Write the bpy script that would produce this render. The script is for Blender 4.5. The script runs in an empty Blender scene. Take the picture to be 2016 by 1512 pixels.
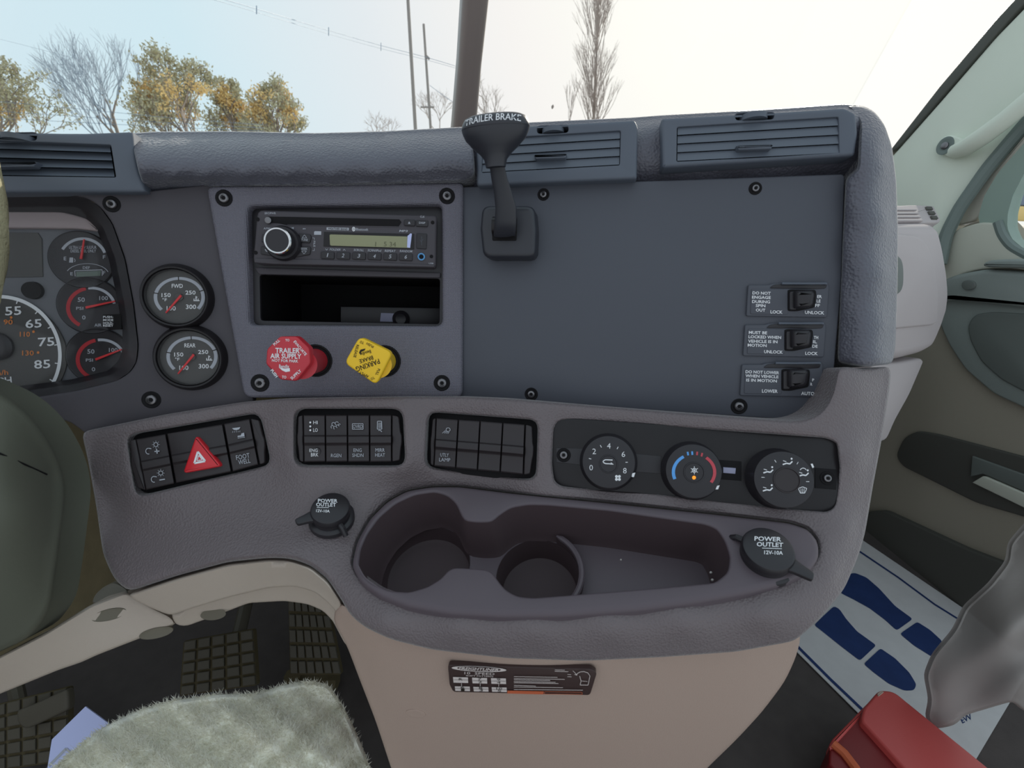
import bpy, bmesh, math, random
import numpy as np
from mathutils import Vector as V, Matrix
from mathutils.geometry import delaunay_2d_cdt

sc = bpy.context.scene
COL = sc.collection
rnd = random.Random(7)
R = math.radians

# ------------------------------------------------------------------ camera
FOC, CX, CY = 950.0, 1008.0, 756.0
PITCH, YAW = R(24.1), R(10)
CAM = V((-0.10, 0.0, 1.20))
fw = V((math.sin(YAW) * math.cos(PITCH), math.cos(YAW) * math.cos(PITCH), -math.sin(PITCH)))
rt = V((math.cos(YAW), -math.sin(YAW), 0))
up = rt.cross(fw)
cd = bpy.data.cameras.new('camera')
cam = bpy.data.objects.new('camera', cd)
COL.objects.link(cam)
cd.sensor_width = 36
cd.lens = 36 * FOC / 2016
cd.clip_start = 0.02
cd.clip_end = 500
cam.matrix_world = Matrix(((rt.x, up.x, -fw.x, CAM.x), (rt.y, up.y, -fw.y, CAM.y), (rt.z, up.z, -fw.z, CAM.z), (0, 0, 0, 1)))
cd.dof.use_dof = True
cd.dof.focus_distance = 0.62
cd.dof.aperture_fstop = 11
sc.camera = cam

def ray(px, py):
    return fw + rt * ((px - CX) / FOC) + up * ((CY - py) / FOC)

def W(px, py, d):
    return CAM + ray(px, py) * d

# ------------------------------------------------------------------ light
sun_dir = ray(1648, -126).normalized()
sd = bpy.data.lights.new('sun', 'SUN')
sd.energy = 5.0
sd.angle = R(0.6)
sd.color = (1.0, 0.93, 0.82)
so = bpy.data.objects.new('sun', sd)
COL.objects.link(so)
so.rotation_euler = sun_dir.to_track_quat('Z', 'Y').to_euler()
world = bpy.data.worlds.new('sky')
sc.world = world
world.use_nodes = True
nt = world.node_tree
nt.nodes.clear()
n_out = nt.nodes.new('ShaderNodeOutputWorld')
n_bg = nt.nodes.new('ShaderNodeBackground')
n_tc = nt.nodes.new('ShaderNodeTexCoord')
n_dot = nt.nodes.new('ShaderNodeVectorMath')
n_dot.operation = 'DOT_PRODUCT'
n_dot.inputs[1].default_value = sun_dir
n_rmp = nt.nodes.new('ShaderNodeValToRGB')
n_map = nt.nodes.new('ShaderNodeMapRange')
n_map.inputs[1].default_value = -1
n_map.inputs[2].default_value = 1
nt.links.new(n_tc.outputs['Generated'], n_dot.inputs[0])
nt.links.new(n_dot.outputs['Value'], n_map.inputs[0])
nt.links.new(n_map.outputs[0], n_rmp.inputs[0])
el = n_rmp.color_ramp.elements
el[0].position, el[0].color = 0.0, (0.70, 0.75, 0.82, 1)
el[1].position, el[1].color = 1.0, (1.15, 1.10, 1.0, 1)
for p, c in ((0.78, (0.66, 0.83, 0.91, 1)), (0.88, (0.80, 0.85, 0.89, 1)), (0.945, (0.96, 0.93, 0.91, 1)), (0.975, (1.02, 1.0, 0.95, 1))):
    e = el.new(p)
    e.color = c
nt.links.new(n_rmp.outputs[0], n_bg.inputs[0])
n_bg.inputs[1].default_value = 1.0
nt.links.new(n_bg.outputs[0], n_out.inputs[0])
sc.view_settings.view_transform = 'Standard'
sc.view_settings.look = 'None'
sc.view_settings.gamma = 1
sc.view_settings.exposure = 0.0
sc.view_settings.use_curve_mapping = False

# ------------------------------------------------------------------ materials
def s2l(*c):
    return tuple((x / 255 / 12.92) if x / 255 <= 0.04045 else ((x / 255 + 0.055) / 1.055) ** 2.4 for x in c)

def mat(name, col, rough=0.55, bump=None, spec=0.4, metal=0.0, emit=0.0, vary=0.0, coat=0.0):
    m = bpy.data.materials.new(name)
    m.use_nodes = True
    t = m.node_tree
    b = t.nodes['Principled BSDF']
    c = s2l(*col)
    b.inputs['Base Color'].default_value = (*c, 1)
    b.inputs['Roughness'].default_value = rough
    b.inputs['Specular IOR Level'].default_value = spec
    b.inputs['Metallic'].default_value = metal
    b.inputs['Coat Weight'].default_value = coat
    tc = t.nodes.new('ShaderNodeTexCoord')
    if emit:
        b.inputs['Emission Color'].default_value = (*c, 1)
        b.inputs['Emission Strength'].default_value = emit
    n = t.nodes.new('ShaderNodeTexNoise')
    n.inputs['Scale'].default_value = 35
    n.inputs['Detail'].default_value = 3
    t.links.new(tc.outputs['Object'], n.inputs['Vector'])
    if vary:
        mx = t.nodes.new('ShaderNodeMix')
        mx.data_type = 'RGBA'
        mx.inputs[6].default_value = (*[x * (1 - vary) for x in c], 1)
        mx.inputs[7].default_value = (*[min(1, x * (1 + vary)) for x in c], 1)
        t.links.new(n.outputs[0], mx.inputs[0])
        t.links.new(mx.outputs[2], b.inputs['Base Color'])
    if bump:
        kind, scale, strength, dist = bump
        bp = t.nodes.new('ShaderNodeBump')
        bp.inputs['Strength'].default_value = strength
        bp.inputs['Distance'].default_value = dist
        if kind == 'leather':
            x = t.nodes.new('ShaderNodeTexVoronoi')
            x.inputs['Scale'].default_value = scale
            x.feature = 'SMOOTH_F1'
            t.links.new(tc.outputs['Object'], x.inputs['Vector'])
            h = x.outputs['Distance']
        elif kind == 'weave':
            ma = t.nodes.new('ShaderNodeMapping')
            ma.inputs['Rotation'].default_value = (0, 0, R(45))
            ma.inputs['Scale'].default_value = (scale, scale, scale)
            t.links.new(tc.outputs['Object'], ma.inputs['Vector'])
            sp = t.nodes.new('ShaderNodeSeparateXYZ')
            t.links.new(ma.outputs[0], sp.inputs[0])
            hs = []
            for ax in ('X', 'Y'):
                sn = t.nodes.new('ShaderNodeMath')
                sn.operation = 'SINE'
                t.links.new(sp.outputs[ax], sn.inputs[0])
                hs.append(sn)
            x = t.nodes.new('ShaderNodeMath')
            x.operation = 'MULTIPLY'
            t.links.new(hs[0].outputs[0], x.inputs[0])
            t.links.new(hs[1].outputs[0], x.inputs[1])
            h = x.outputs[0]
        else:
            x = t.nodes.new('ShaderNodeTexNoise')
            x.inputs['Scale'].default_value = scale
            x.inputs['Detail'].default_value = 4
            t.links.new(tc.outputs['Object'], x.inputs['Vector'])
            h = x.outputs[0]
        t.links.new(h, bp.inputs['Height'])
        t.links.new(bp.outputs[0], b.inputs['Normal'])
    return m

def glassy(name, tint=(1, 1, 1), refl=0.6, rough=0.03):
    m = bpy.data.materials.new(name)
    m.use_nodes = True
    t = m.node_tree
    t.nodes.clear()
    o = t.nodes.new('ShaderNodeOutputMaterial')
    tr = t.nodes.new('ShaderNodeBsdfTransparent')
    tr.inputs[0].default_value = (*tint, 1)
    g = t.nodes.new('ShaderNodeBsdfGlossy')
    g.inputs['Roughness'].default_value = rough
    fr = t.nodes.new('ShaderNodeFresnel')
    fr.inputs[0].default_value = 1.35
    mu = t.nodes.new('ShaderNodeMath')
    mu.operation = 'MULTIPLY'
    mu.inputs[1].default_value = refl
    mi = t.nodes.new('ShaderNodeMixShader')
    t.links.new(fr.outputs[0], mu.inputs[0])
    t.links.new(mu.outputs[0], mi.inputs[0])
    t.links.new(tr.outputs[0], mi.inputs[1])
    t.links.new(g.outputs[0], mi.inputs[2])
    t.links.new(mi.outputs[0], o.inputs[0])
    return m

M = {}
M['pad'] = mat('dash_leather_grain', (86, 86, 96), 0.46, ('leather', 470, 0.75, 0.0012), 0.55)
M['fascia'] = mat('fascia_fine_grain', (104, 94, 96), 0.5, ('leather', 620, 0.7, 0.0010), 0.45)
M['panel'] = mat('panel_flat', (77, 79, 87), 0.55, ('noise', 1600, 0.15, 0.0004), 0.35)
M['gpanel'] = mat('gauge_panel_flat', (72, 68, 73), 0.6, ('noise', 1500, 0.15, 0.0004), 0.35)
M['weave'] = mat('radio_plate_crosshatch', (110, 107, 117), 0.5, ('weave', 3400, 0.6, 0.0006), 0.45)
M['vent'] = mat('vent_plastic', (84, 90, 101), 0.5, ('noise', 1200, 0.1, 0.0003), 0.45)
M['slat'] = mat('vent_slat', (86, 93, 104), 0.45, None, 0.5)
M['black'] = mat('black_plastic', (38, 35, 39), 0.4, None, 0.45)
M['deep'] = mat('dark_recess', (22, 20, 22), 0.7, None, 0.2)
M['gloss'] = mat('gloss_black', (32, 29, 31), 0.3, None, 0.3)
M['rocker'] = mat('rocker_black', (46, 40, 42), 0.42, ('noise', 900, 0.1, 0.0002), 0.4)
M['tray'] = mat('tray_plastic', (88, 78, 84), 0.5, ('noise', 900, 0.15, 0.0003), 0.4)
M['cupw'] = mat('cup_well', (74, 61, 64), 0.55, None, 0.35)
M['beige'] = mat('taupe_console', (168, 146, 134), 0.55, ('leather', 900, 0.3, 0.0005), 0.35)
M['beige2'] = mat('taupe_knee_trim', (176, 162, 150), 0.55, ('leather', 900, 0.3, 0.0005), 0.35)
M['olive'] = mat('dark_trim_tab', (104, 97, 84), 0.6)
M['shroud'] = mat('steering_column_plastic', (92, 93, 82), 0.6, ('noise', 800, 0.2, 0.0004), 0.3)
M['white'] = mat('print_white', (225, 225, 228), 0.6, None, 0.2)
M['lgrey'] = mat('print_grey', (170, 172, 180), 0.6, None, 0.2)
M['orange'] = mat('print_orange', (214, 130, 70), 0.6, None, 0.2)
M['redp'] = mat('print_red', (170, 52, 58), 0.6, None, 0.2)
M['redb'] = mat('print_red_arc', (190, 78, 88), 0.6, None, 0.2)
M['blueb'] = mat('print_blue_arc', (96, 160, 225), 0.6, None, 0.2)
M['needle'] = mat('needle_red', (205, 55, 58), 0.4, None, 0.3)
M['dial'] = mat('dial_face', (80, 78, 77), 0.6, None, 0.3)
M['dialp'] = mat('cluster_plate', (98, 99, 104), 0.5, None, 0.4)
M['reflband'] = mat('cluster_upper_reflection', (160, 145, 146), 0.5, None, 0.4)  # pale pinkish tone of the reflection across the cluster top
M['red'] = mat('red_knob_plastic', (188, 44, 56), 0.35, None, 0.5)
M['hazard'] = mat('hazard_red', (205, 38, 48), 0.25, None, 0.5)
M['yellow'] = mat('yellow_knob_plastic', (236, 190, 38), 0.4, None, 0.4)
M['ink'] = mat('print_black', (40, 34, 28), 0.6, None, 0.2)
M['chrome'] = mat('chrome', (215, 215, 215), 0.12, None, 0.5, 1.0)
M['steel'] = mat('screw_steel', (120, 118, 120), 0.3, None, 0.5, 0.9)
M['lcd'] = mat('lcd_olive', (140, 140, 108), 0.3, None, 0.4)
M['lcdink'] = mat('lcd_digits', (98, 98, 74), 0.5, None, 0.3)
M['lcdg'] = mat('lcd_dim', (92, 104, 96), 0.3, None, 0.4)
M['cyan'] = mat('blue_ring', (90, 150, 200), 0.3, None, 0.5)
M['amber'] = mat('amber_indicator', (245, 150, 40), 0.4, None, 0.3, 0, 0.6)
M['lever'] = mat('brake_lever_black', (44, 45, 52), 0.38, None, 0.5)
M['wool'] = mat('sheepskin_wool', (255, 251, 238), 0.95, ('noise', 160, 0.5, 0.003), 0.05, vary=0.10)
M['fleece'] = mat('fleece_backing', (255, 251, 238), 0.95, ('noise', 160, 0.4, 0.003), 0.05, vary=0.06)
M['woolcover'] = mat('fleece_wheel_cover', (160, 154, 126), 0.95, ('noise', 400, 0.6, 0.003), 0.05, vary=0.2)
M['floor'] = mat('floor_mat_rubber', (74, 68, 66), 0.8, ('noise', 500, 0.3, 0.001), 0.2, vary=0.2)
M['dark'] = mat('footwell_carpet', (84, 75, 56), 0.9, ('noise', 300, 0.4, 0.002), 0.1, vary=0.25)
M['pedal'] = mat('pedal_rubber', (84, 78, 68), 0.6, ('noise', 400, 0.2, 0.001), 0.3)
M['paper'] = mat('paper_mat_greyed', (186, 184, 184), 0.8, ('noise', 60, 0.15, 0.002), 0.2, vary=0.08)  # white paper, its colour greyed for the cab shadow
M['navy'] = mat('print_navy', (32, 50, 92), 0.7, None, 0.2, vary=0.25)
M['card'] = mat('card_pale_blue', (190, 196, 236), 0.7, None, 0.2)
M['redbox'] = mat('red_case_plastic', (182, 74, 71), 0.4, ('noise', 500, 0.15, 0.0005), 0.45)
M['redin'] = mat('dark_red_case_end', (110, 26, 28), 0.45, None, 0.4)
M['pillar'] = mat('pillar_trim', (212, 220, 206), 0.8, ('noise', 900, 0.25, 0.0006), 0.25)
M['seal'] = mat('door_seal_rubber', (112, 124, 120), 0.6, None, 0.3)
M['frit'] = mat('windshield_black_edge', (74, 76, 70), 0.5)
M['doorf'] = mat('door_frame_paint', (205, 202, 190), 0.35, None, 0.5)
M['doorup'] = mat('door_upper_vinyl', (186, 188, 175), 0.6, ('leather', 800, 0.25, 0.0006), 0.3)
M['doorgr'] = mat('door_window_surround', (142, 160, 150), 0.55)
M['doorbol'] = mat('door_bolster_vinyl', (132, 140, 136), 0.5, ('leather', 700, 0.25, 0.0006), 0.35)
M['doorpk'] = mat('door_pocket_dark', (100, 106, 102), 0.6)
M['doorlo'] = mat('door_lower_carpet', (148, 142, 128), 0.8, ('noise', 700, 0.3, 0.001), 0.2)
M['doorslot'] = mat('door_slot_dark', (72, 71, 66), 0.8)
M['glove'] = mat('glove_box_plastic', (172, 163, 163), 0.55, ('leather', 900, 0.2, 0.0005), 0.35)
M['post'] = mat('windshield_post_rubber', (128, 116, 110), 0.35, None, 0.5)
M['bag'] = mat('grey_plastic_film', (156, 149, 145), 0.65, ('noise', 30, 0.2, 0.006), 0.2)
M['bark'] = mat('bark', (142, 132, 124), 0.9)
M['barkb'] = mat('bark_twigs_hazed', (150, 163, 176), 0.9)  # distance haze put into the twig colour
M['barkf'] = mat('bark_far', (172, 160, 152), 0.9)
M['pole'] = mat('pole_wood', (150, 142, 136), 0.9)
M['wire'] = mat('power_cable', (120, 140, 160), 0.6)
M['leafg'] = mat('winter_leaf_olive', (184, 178, 146), 0.9, vary=0.35)
M['leaft'] = mat('winter_leaf_tan', (226, 196, 134), 0.9, vary=0.25)
M['ground'] = mat('pale_lot', (200, 200, 200), 0.9, vary=0.1)
M['car'] = mat('yellow_car_paint', (240, 205, 130), 0.3, None, 0.5, coat=0.5)
M['tyre'] = mat('tyre', (60, 60, 62), 0.8)
M['carg'] = mat('car_window', (120, 130, 145), 0.1)
M['glass'] = glassy('windshield_glass', (0.99, 0.995, 0.99), 0.25, 0.02)
M['lens'] = glassy('gauge_lens', (0.99, 0.99, 0.99), 0.35, 0.06)
M['placard'] = mat('placard_brown', (62, 46, 44), 0.45, None, 0.4)
M['plw'] = mat('placard_white', (206, 194, 190), 0.6)
M['plo'] = mat('placard_orange', (186, 92, 58), 0.6)
M['speck'] = mat('crumb_white', (220, 215, 210), 0.9)
M['label'] = mat('silver_label', (150, 150, 175), 0.4, None, 0.5, vary=0.3)

for k_ in ('pad', 'fascia'):
    b_ = M[k_].node_tree.nodes['Principled BSDF']
    b_.inputs['Sheen Weight'].default_value = 0.35
    b_.inputs['Sheen Roughness'].default_value = 0.35
# wool: light passes through the fibres
t_ = M['wool'].node_tree
b_ = t_.nodes['Principled BSDF']
tl_ = t_.nodes.new('ShaderNodeBsdfTranslucent')
tl_.inputs[0].default_value = (1.0, 0.97, 0.88, 1)
mx_ = t_.nodes.new('ShaderNodeMixShader')
mx_.inputs[0].default_value = 0.4
o_ = t_.nodes['Material Output']
t_.links.new(b_.outputs[0], mx_.inputs[1])
t_.links.new(tl_.outputs[0], mx_.inputs[2])
t_.links.new(mx_.outputs[0], o_.inputs[0])
# film of the plastic bag lets light through
bt = M['bag'].node_tree
bt.nodes['Principled BSDF'].inputs['Alpha'].default_value = 0.9

# ------------------------------------------------------------------ scene graph
WM = {}
def thing(name, label, cat, base, group=None):
    o = bpy.data.objects.new(name, None)
    o.empty_display_size = 0.02
    COL.objects.link(o)
    m = base if isinstance(base, Matrix) else Matrix.Translation(base)
    o.matrix_world = m
    WM[o.name] = m.copy()
    o['label'] = label
    o['category'] = cat
    if group:
        o['group'] = group
    return o

def mk(name, verts, faces, m, parent=None, base=None, kind=None, label=None, sharp=35, cat=None, group=None):
    me = bpy.data.meshes.new(name)
    o = bpy.data.objects.new(name, me)
    COL.objects.link(o)
    if parent is not None:
        mw = WM[parent.name]
        o.parent = parent
    elif base is not None:
        mw = base if isinstance(base, Matrix) else Matrix.Translation(base)
        o.matrix_world = mw
    else:
        vv = [V(v) for v in verts]
        c = V((sum(v.x for v in vv) / len(vv), sum(v.y for v in vv) / len(vv), min(v.z for v in vv)))
        mw = Matrix.Translation(c)
        o.matrix_world = mw
    WM[o.name] = mw.copy()
    inv = mw.inverted()
    me.from_pydata([inv @ V(v) for v in verts], [], faces)
    me.validate()
    me.update()
    if sharp is not None:
        me.shade_smooth()
        me.set_sharp_from_angle(angle=R(sharp))
    me.materials.append(m)
    if kind:
        o['kind'] = kind
    if label:
        o['label'] = label
    if cat:
        o['category'] = cat
    if group:
        o['group'] = group
    return o

# ------------------------------------------------------------------ frames
class Fr:
    def __init__(s, o, A, B):
        s.o = o
        s.A = A.normalized()
        s.N = s.A.cross(B).normalized()
        s.B = s.N.cross(s.A)
    def loc(s, px, py, h=0.0):
        r = ray(px, py)
        oo = s.o + s.N * h
        k = (oo - CAM).dot(s.N) / r.dot(s.N)
        p = CAM + r * k - oo
        return (p.dot(s.A), p.dot(s.B))
    def d(s, px, py, h=0.0):
        oo = s.o + s.N * h
        return (oo - CAM).dot(s.N) / ray(px, py).dot(s.N)
    def w(s, a, b, h=0.0):
        return s.o + s.A * a + s.B * b + s.N * h
    def pw(s, px, py, h=0.0):
        return W(px, py, s.d(px, py, h))
    def off(s, h):
        return Fr(s.o + s.N * h, s.A, s.B)
    def mat(s, px=None, py=None, h=0.0):
        p = s.o if px is None else s.pw(px, py, h)
        return Matrix(((s.A.x, s.B.x, s.N.x, p.x), (s.A.y, s.B.y, s.N.y, p.y), (s.A.z, s.B.z, s.N.z, p.z), (0, 0, 0, 1)))
    def size(s, px, py, npx, h=0.0):
        a = V(s.loc(px, py, h))
        x = (V(s.loc(px + npx, py, h)) - a).length
        y = (V(s.loc(px, py + npx, h)) - a).length
        return 0.5 * (x + y)

def FP(px, py, d, psi=0, alpha=0):
    A = rt * math.cos(R(psi)) + fw * math.sin(R(psi))
    B = up * math.cos(R(alpha)) + fw * math.sin(R(alpha))
    return Fr(W(px, py, d), A, B)

def Z(pts, s, ox, oy):
    return [(x / s + ox, y / s + oy) for x, y in pts]

# ------------------------------------------------------------------ polygon tools
def area(p):
    return 0.5 * sum(p[i][0] * p[(i + 1) % len(p)][1] - p[(i + 1) % len(p)][0] * p[i][1] for i in range(len(p)))

def ccw(p):
    return list(p) if area(p) > 0 else list(reversed(p))

def inset(p, b):
    """offset a CCW loop towards its inside by b"""
    n = len(p)
    out = []
    for i in range(n):
        x0, y0 = p[i - 1]
        x1, y1 = p[i]
        x2, y2 = p[(i + 1) % n]
        e1 = V((x1 - x0, y1 - y0)); e2 = V((x2 - x1, y2 - y1))
        if e1.length < 1e-12 or e2.length < 1e-12:
            out.append((x1, y1)); continue
        e1.normalize(); e2.normalize()
        n1 = V((-e1.y, e1.x)); n2 = V((-e2.y, e2.x))
        m = n1 + n2
        if m.length < 1e-6:
            m = n1
        m.normalize()
        k = b / max(0.45, m.dot(n1))
        out.append((x1 + m.x * k, y1 + m.y * k))
    return out

def rnd_poly(p, r, n=4):
    """round the corners of a polygon by a radius"""
    out = []
    m = len(p)
    for i in range(m):
        a, b, c = V(p[i - 1]), V(p[i]), V(p[(i + 1) % m])
        rr = r[i] if isinstance(r, (list, tuple)) else r
        e1, e2 = a - b, c - b
        q = min(rr, e1.length * 0.48, e2.length * 0.48)
        s, t = b + e1.normalized() * q, b + e2.normalized() * q
        for k in range(n + 1):
            u = k / n
            z = s * (1 - u) ** 2 + b * 2 * u * (1 - u) + t * u * u
            out.append((z.x, z.y))
    return out

def resamp(p, step, closed=True, smooth=2):
    p = [V(q) for q in p]
    if closed:
        p = p + [p[0]]
    L = [0]
    for a, b in zip(p, p[1:]):
        L.append(L[-1] + (b - a).length)
    n = max(6, int(L[-1] / step))
    m = n if closed else n + 1
    out = []
    j = 0
    for i in range(m):
        s = L[-1] * i / n
        while j < len(L) - 2 and L[j + 1] < s:
            j += 1
        f = (s - L[j]) / max(1e-9, L[j + 1] - L[j])
        out.append(p[j].lerp(p[j + 1], f))
    for _ in range(smooth):
        q = list(out)
        rng = range(m) if closed else range(1, m - 1)
        for i in rng:
            q[i] = out[i] * 0.5 + (out[i - 1] + out[(i + 1) % m]) * 0.25
        out = q
    return [(v.x, v.y) for v in out]

def inside(px, py, poly):
    px = np.asarray(px); py = np.asarray(py)
    r = np.zeros(px.shape, bool)
    n = len(poly)
    for i in range(n):
        x1, y1 = poly[i]; x2, y2 = poly[(i + 1) % n]
        c = ((y1 > py) != (y2 > py))
        with np.errstate(divide='ignore', invalid='ignore'):
            xx = (x2 - x1) * (py - y1) / (y2 - y1 if y2 != y1 else 1e-12) + x1
        r ^= c & (px < xx)
    return r

class TPS:
    """smooth interpolation of 1/depth over the picture (a plane stays a plane)"""
    def __init__(s, c):
        c = np.array(c, float)
        s.P = c[:, :2] / 1000
        n = len(c)
        A = np.zeros((n + 3, n + 3))
        A[:n, :n] = s.k(s.P, s.P) + np.eye(n) * 1e-5
        A[:n, n] = 1; A[:n, n + 1:] = s.P
        A[n, :n] = 1; A[n + 1:, :n] = s.P.T
        b = np.zeros(n + 3); b[:n] = 1 / c[:, 2]
        s.w = np.linalg.solve(A, b)
    def k(s, a, b):
        r2 = ((a[:, None, :] - b[None, :, :]) ** 2).sum(-1)
        return 0.5 * r2 * np.log(r2 + 1e-12)
    def __call__(s, x, y):
        q = np.stack([np.ravel(x), np.ravel(y)], 1) / 1000
        n = len(s.P)
        return 1 / (s.k(q, s.P) @ s.w[:n] + s.w[n] + q @ s.w[n + 1:])
    def one(s, x, y):
        return float(s([x], [y])[0])
    def frame(s, px, py, e=12, roll=0):
        p = W(px, py, s.one(px, py))
        a = W(px + e, py, s.one(px + e, py)) - W(px - e, py, s.one(px - e, py))
        b = W(px, py - e, s.one(px, py - e)) - W(px, py + e, s.one(px, py + e))
        return Fr(p, a, b)

# ------------------------------------------------------------------ geometry collector (world coordinates)
class Geo:
    def __init__(s):
        s.v = []; s.f = []
    def add(s, vs, fs):
        k = len(s.v)
        s.v += [V(x) for x in vs]
        s.f += [tuple(i + k for i in f) for f in fs]
        return s
    def build(s, name, m, parent=None, **kw):
        return mk(name, s.v, s.f, m, parent, **kw)
    # ---- slabs: outline in local (a,b) of frame
    def slab_l(s, fr, loop, h0, h1, b=0.0008, holes=(), hb=None, seg=3):
        loop = ccw(loop)
        rows = [(0, h0)]
        if b > 0:
            for k in range(seg + 1):
                t = k / seg * math.pi / 2
                rows.append((b * (1 - math.cos(t)), h1 - b + b * math.sin(t)))
        else:
            rows.append((0, h1))
        vs = []; fs = []
        n = len(loop)
        for off, h in rows:
            lp = inset(loop, off) if off > 0 else loop
            vs += [fr.w(x, y, h) for x, y in lp]
        top = lp
        for r in range(len(rows) - 1):
            for i in range(n):
                j = (i + 1) % n
                fs.append((r * n + i, r * n + j, (r + 1) * n + j, (r + 1) * n + i))
        base_top = (len(rows) - 1) * n
        if not holes:
            fs.append(tuple(base_top + i for i in range(n)))
            fs.append(tuple(reversed(range(n))))
        else:
            idx = [base_top + i for i in range(n)]
            loops = [[V((x, y, 0)) for x, y in top]]
            hbv = b if hb is None else hb
            for hl in holes:
                hl = ccw(hl)
                m = len(hl)
                rr = []
                if hbv > 0:
                    for k in range(seg + 1):
                        t = k / seg * math.pi / 2
                        rr.append((hbv * (1 - math.cos(t)), h1 - hbv + hbv * math.sin(t)))
                else:
                    rr.append((0, h1))
                rr = [(0, h0)] + rr
                k0 = len(vs)
                for off, h in rr:
                    lp = inset(hl, -off) if off > 0 else hl
                    vs += [fr.w(x, y, h) for x, y in lp]
                for r in range(len(rr) - 1):
                    for i in range(m):
                        j = (i + 1) % m
                        fs.append((k0 + r * m + j, k0 + r * m + i, k0 + (r + 1) * m + i, k0 + (r + 1) * m + j))
                kt = k0 + (len(rr) - 1) * m
                idx += [kt + i for i in range(m)]
                loops.append([V((x, y, 0)) for x, y in lp])
            flat = [V((p.x, p.y)) for l in loops for p in l]
            ed = []
            o_ = 0
            for l in loops:
                ed += [(o_ + i, o_ + (i + 1) % len(l)) for i in range(len(l))]
                o_ += len(l)
            rs = delaunay_2d_cdt(flat, ed, [], 0, 1e-7)
            back_ = []
            for i_, orig in enumerate(rs[3]):
                if orig:
                    back_.append(idx[orig[0]])
                else:
                    vs.append(fr.w(rs[0][i_].x, rs[0][i_].y, h1))
                    back_.append(len(vs) - 1)
            P2 = [[(p.x, p.y) for p in l] for l in loops]
            tri = list(rs[2])
            cx = np.array([sum(rs[0][i].x for i in t) / 3 for t in tri]); cy = np.array([sum(rs[0][i].y for i in t) / 3 for t in tri])
            ok = inside(cx, cy, P2[0])
            for l in P2[1:]:
                ok &= ~inside(cx, cy, l)
            for t, k in zip(tri, ok):
                if k:
                    fs.append(tuple(back_[i] for i in t))
        return s.add(vs, fs)
    def slab(s, fr, pts, h0, h1, b=0.0008, holes=(), hb=None, seg=3):
        return s.slab_l(fr, [fr.loc(x, y, h1) for x, y in pts], h0, h1, b, [[fr.loc(x, y, h1) for x, y in h] for h in holes], hb, seg)
    def lathe(s, fr, px, py, prof, n=40, h=0.0, sx=1.0, sy=1.0, a0=0.0, cap=True, c=None):
        ca, cb = c if c else fr.loc(px, py, h)
        vs = []; fs = []
        for r, z in prof:
            for i in range(n):
                t = a0 + 2 * math.pi * i / n
                vs.append(fr.w(ca + r * sx * math.cos(t), cb + r * sy * math.sin(t), z))
        for k in range(len(prof) - 1):
            for i in range(n):
                j = (i + 1) % n
                fs.append((k * n + i, k * n + j, (k + 1) * n + j, (k + 1) * n + i))
        if cap:
            k = (len(prof) - 1) * n
            fs.append(tuple(k + i for i in range(n)))
        return s.add(vs, fs)
    def tube(s, pts, rad, n=8, cap=True):
        pts = [V(p) for p in pts]
        if not isinstance(rad, (list, tuple)):
            rad = [rad] * len(pts)
        vs = []; fs = []
        ref = None
        for i, p in enumerate(pts):
            t = (pts[min(i + 1, len(pts) - 1)] - pts[max(i - 1, 0)]).normalized()
            if ref is None:
                ref = t.orthogonal().normalized()
            ref = (ref - t * ref.dot(t)).normalized()
            q = t.cross(ref)
            for k in range(n):
                a = 2 * math.pi * k / n
                vs.append(p + (ref * math.cos(a) + q * math.sin(a)) * rad[i])
        for i in range(len(pts) - 1):
            for k in range(n):
                j = (k + 1) % n
                fs.append((i * n + k, i * n + j, (i + 1) * n + j, (i + 1) * n + k))
        if cap:
            fs.append(tuple(reversed(range(n))))
            fs.append(tuple((len(pts) - 1) * n + k for k in range(n)))
        return s.add(vs, fs)
    def box(s, fr, a0, a1, b0, b1, h0, h1, bev=0.0006):
        return s.slab_l(fr, [(a0, b0), (a1, b0), (a1, b1), (a0, b1)], h0, h1, bev)


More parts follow.
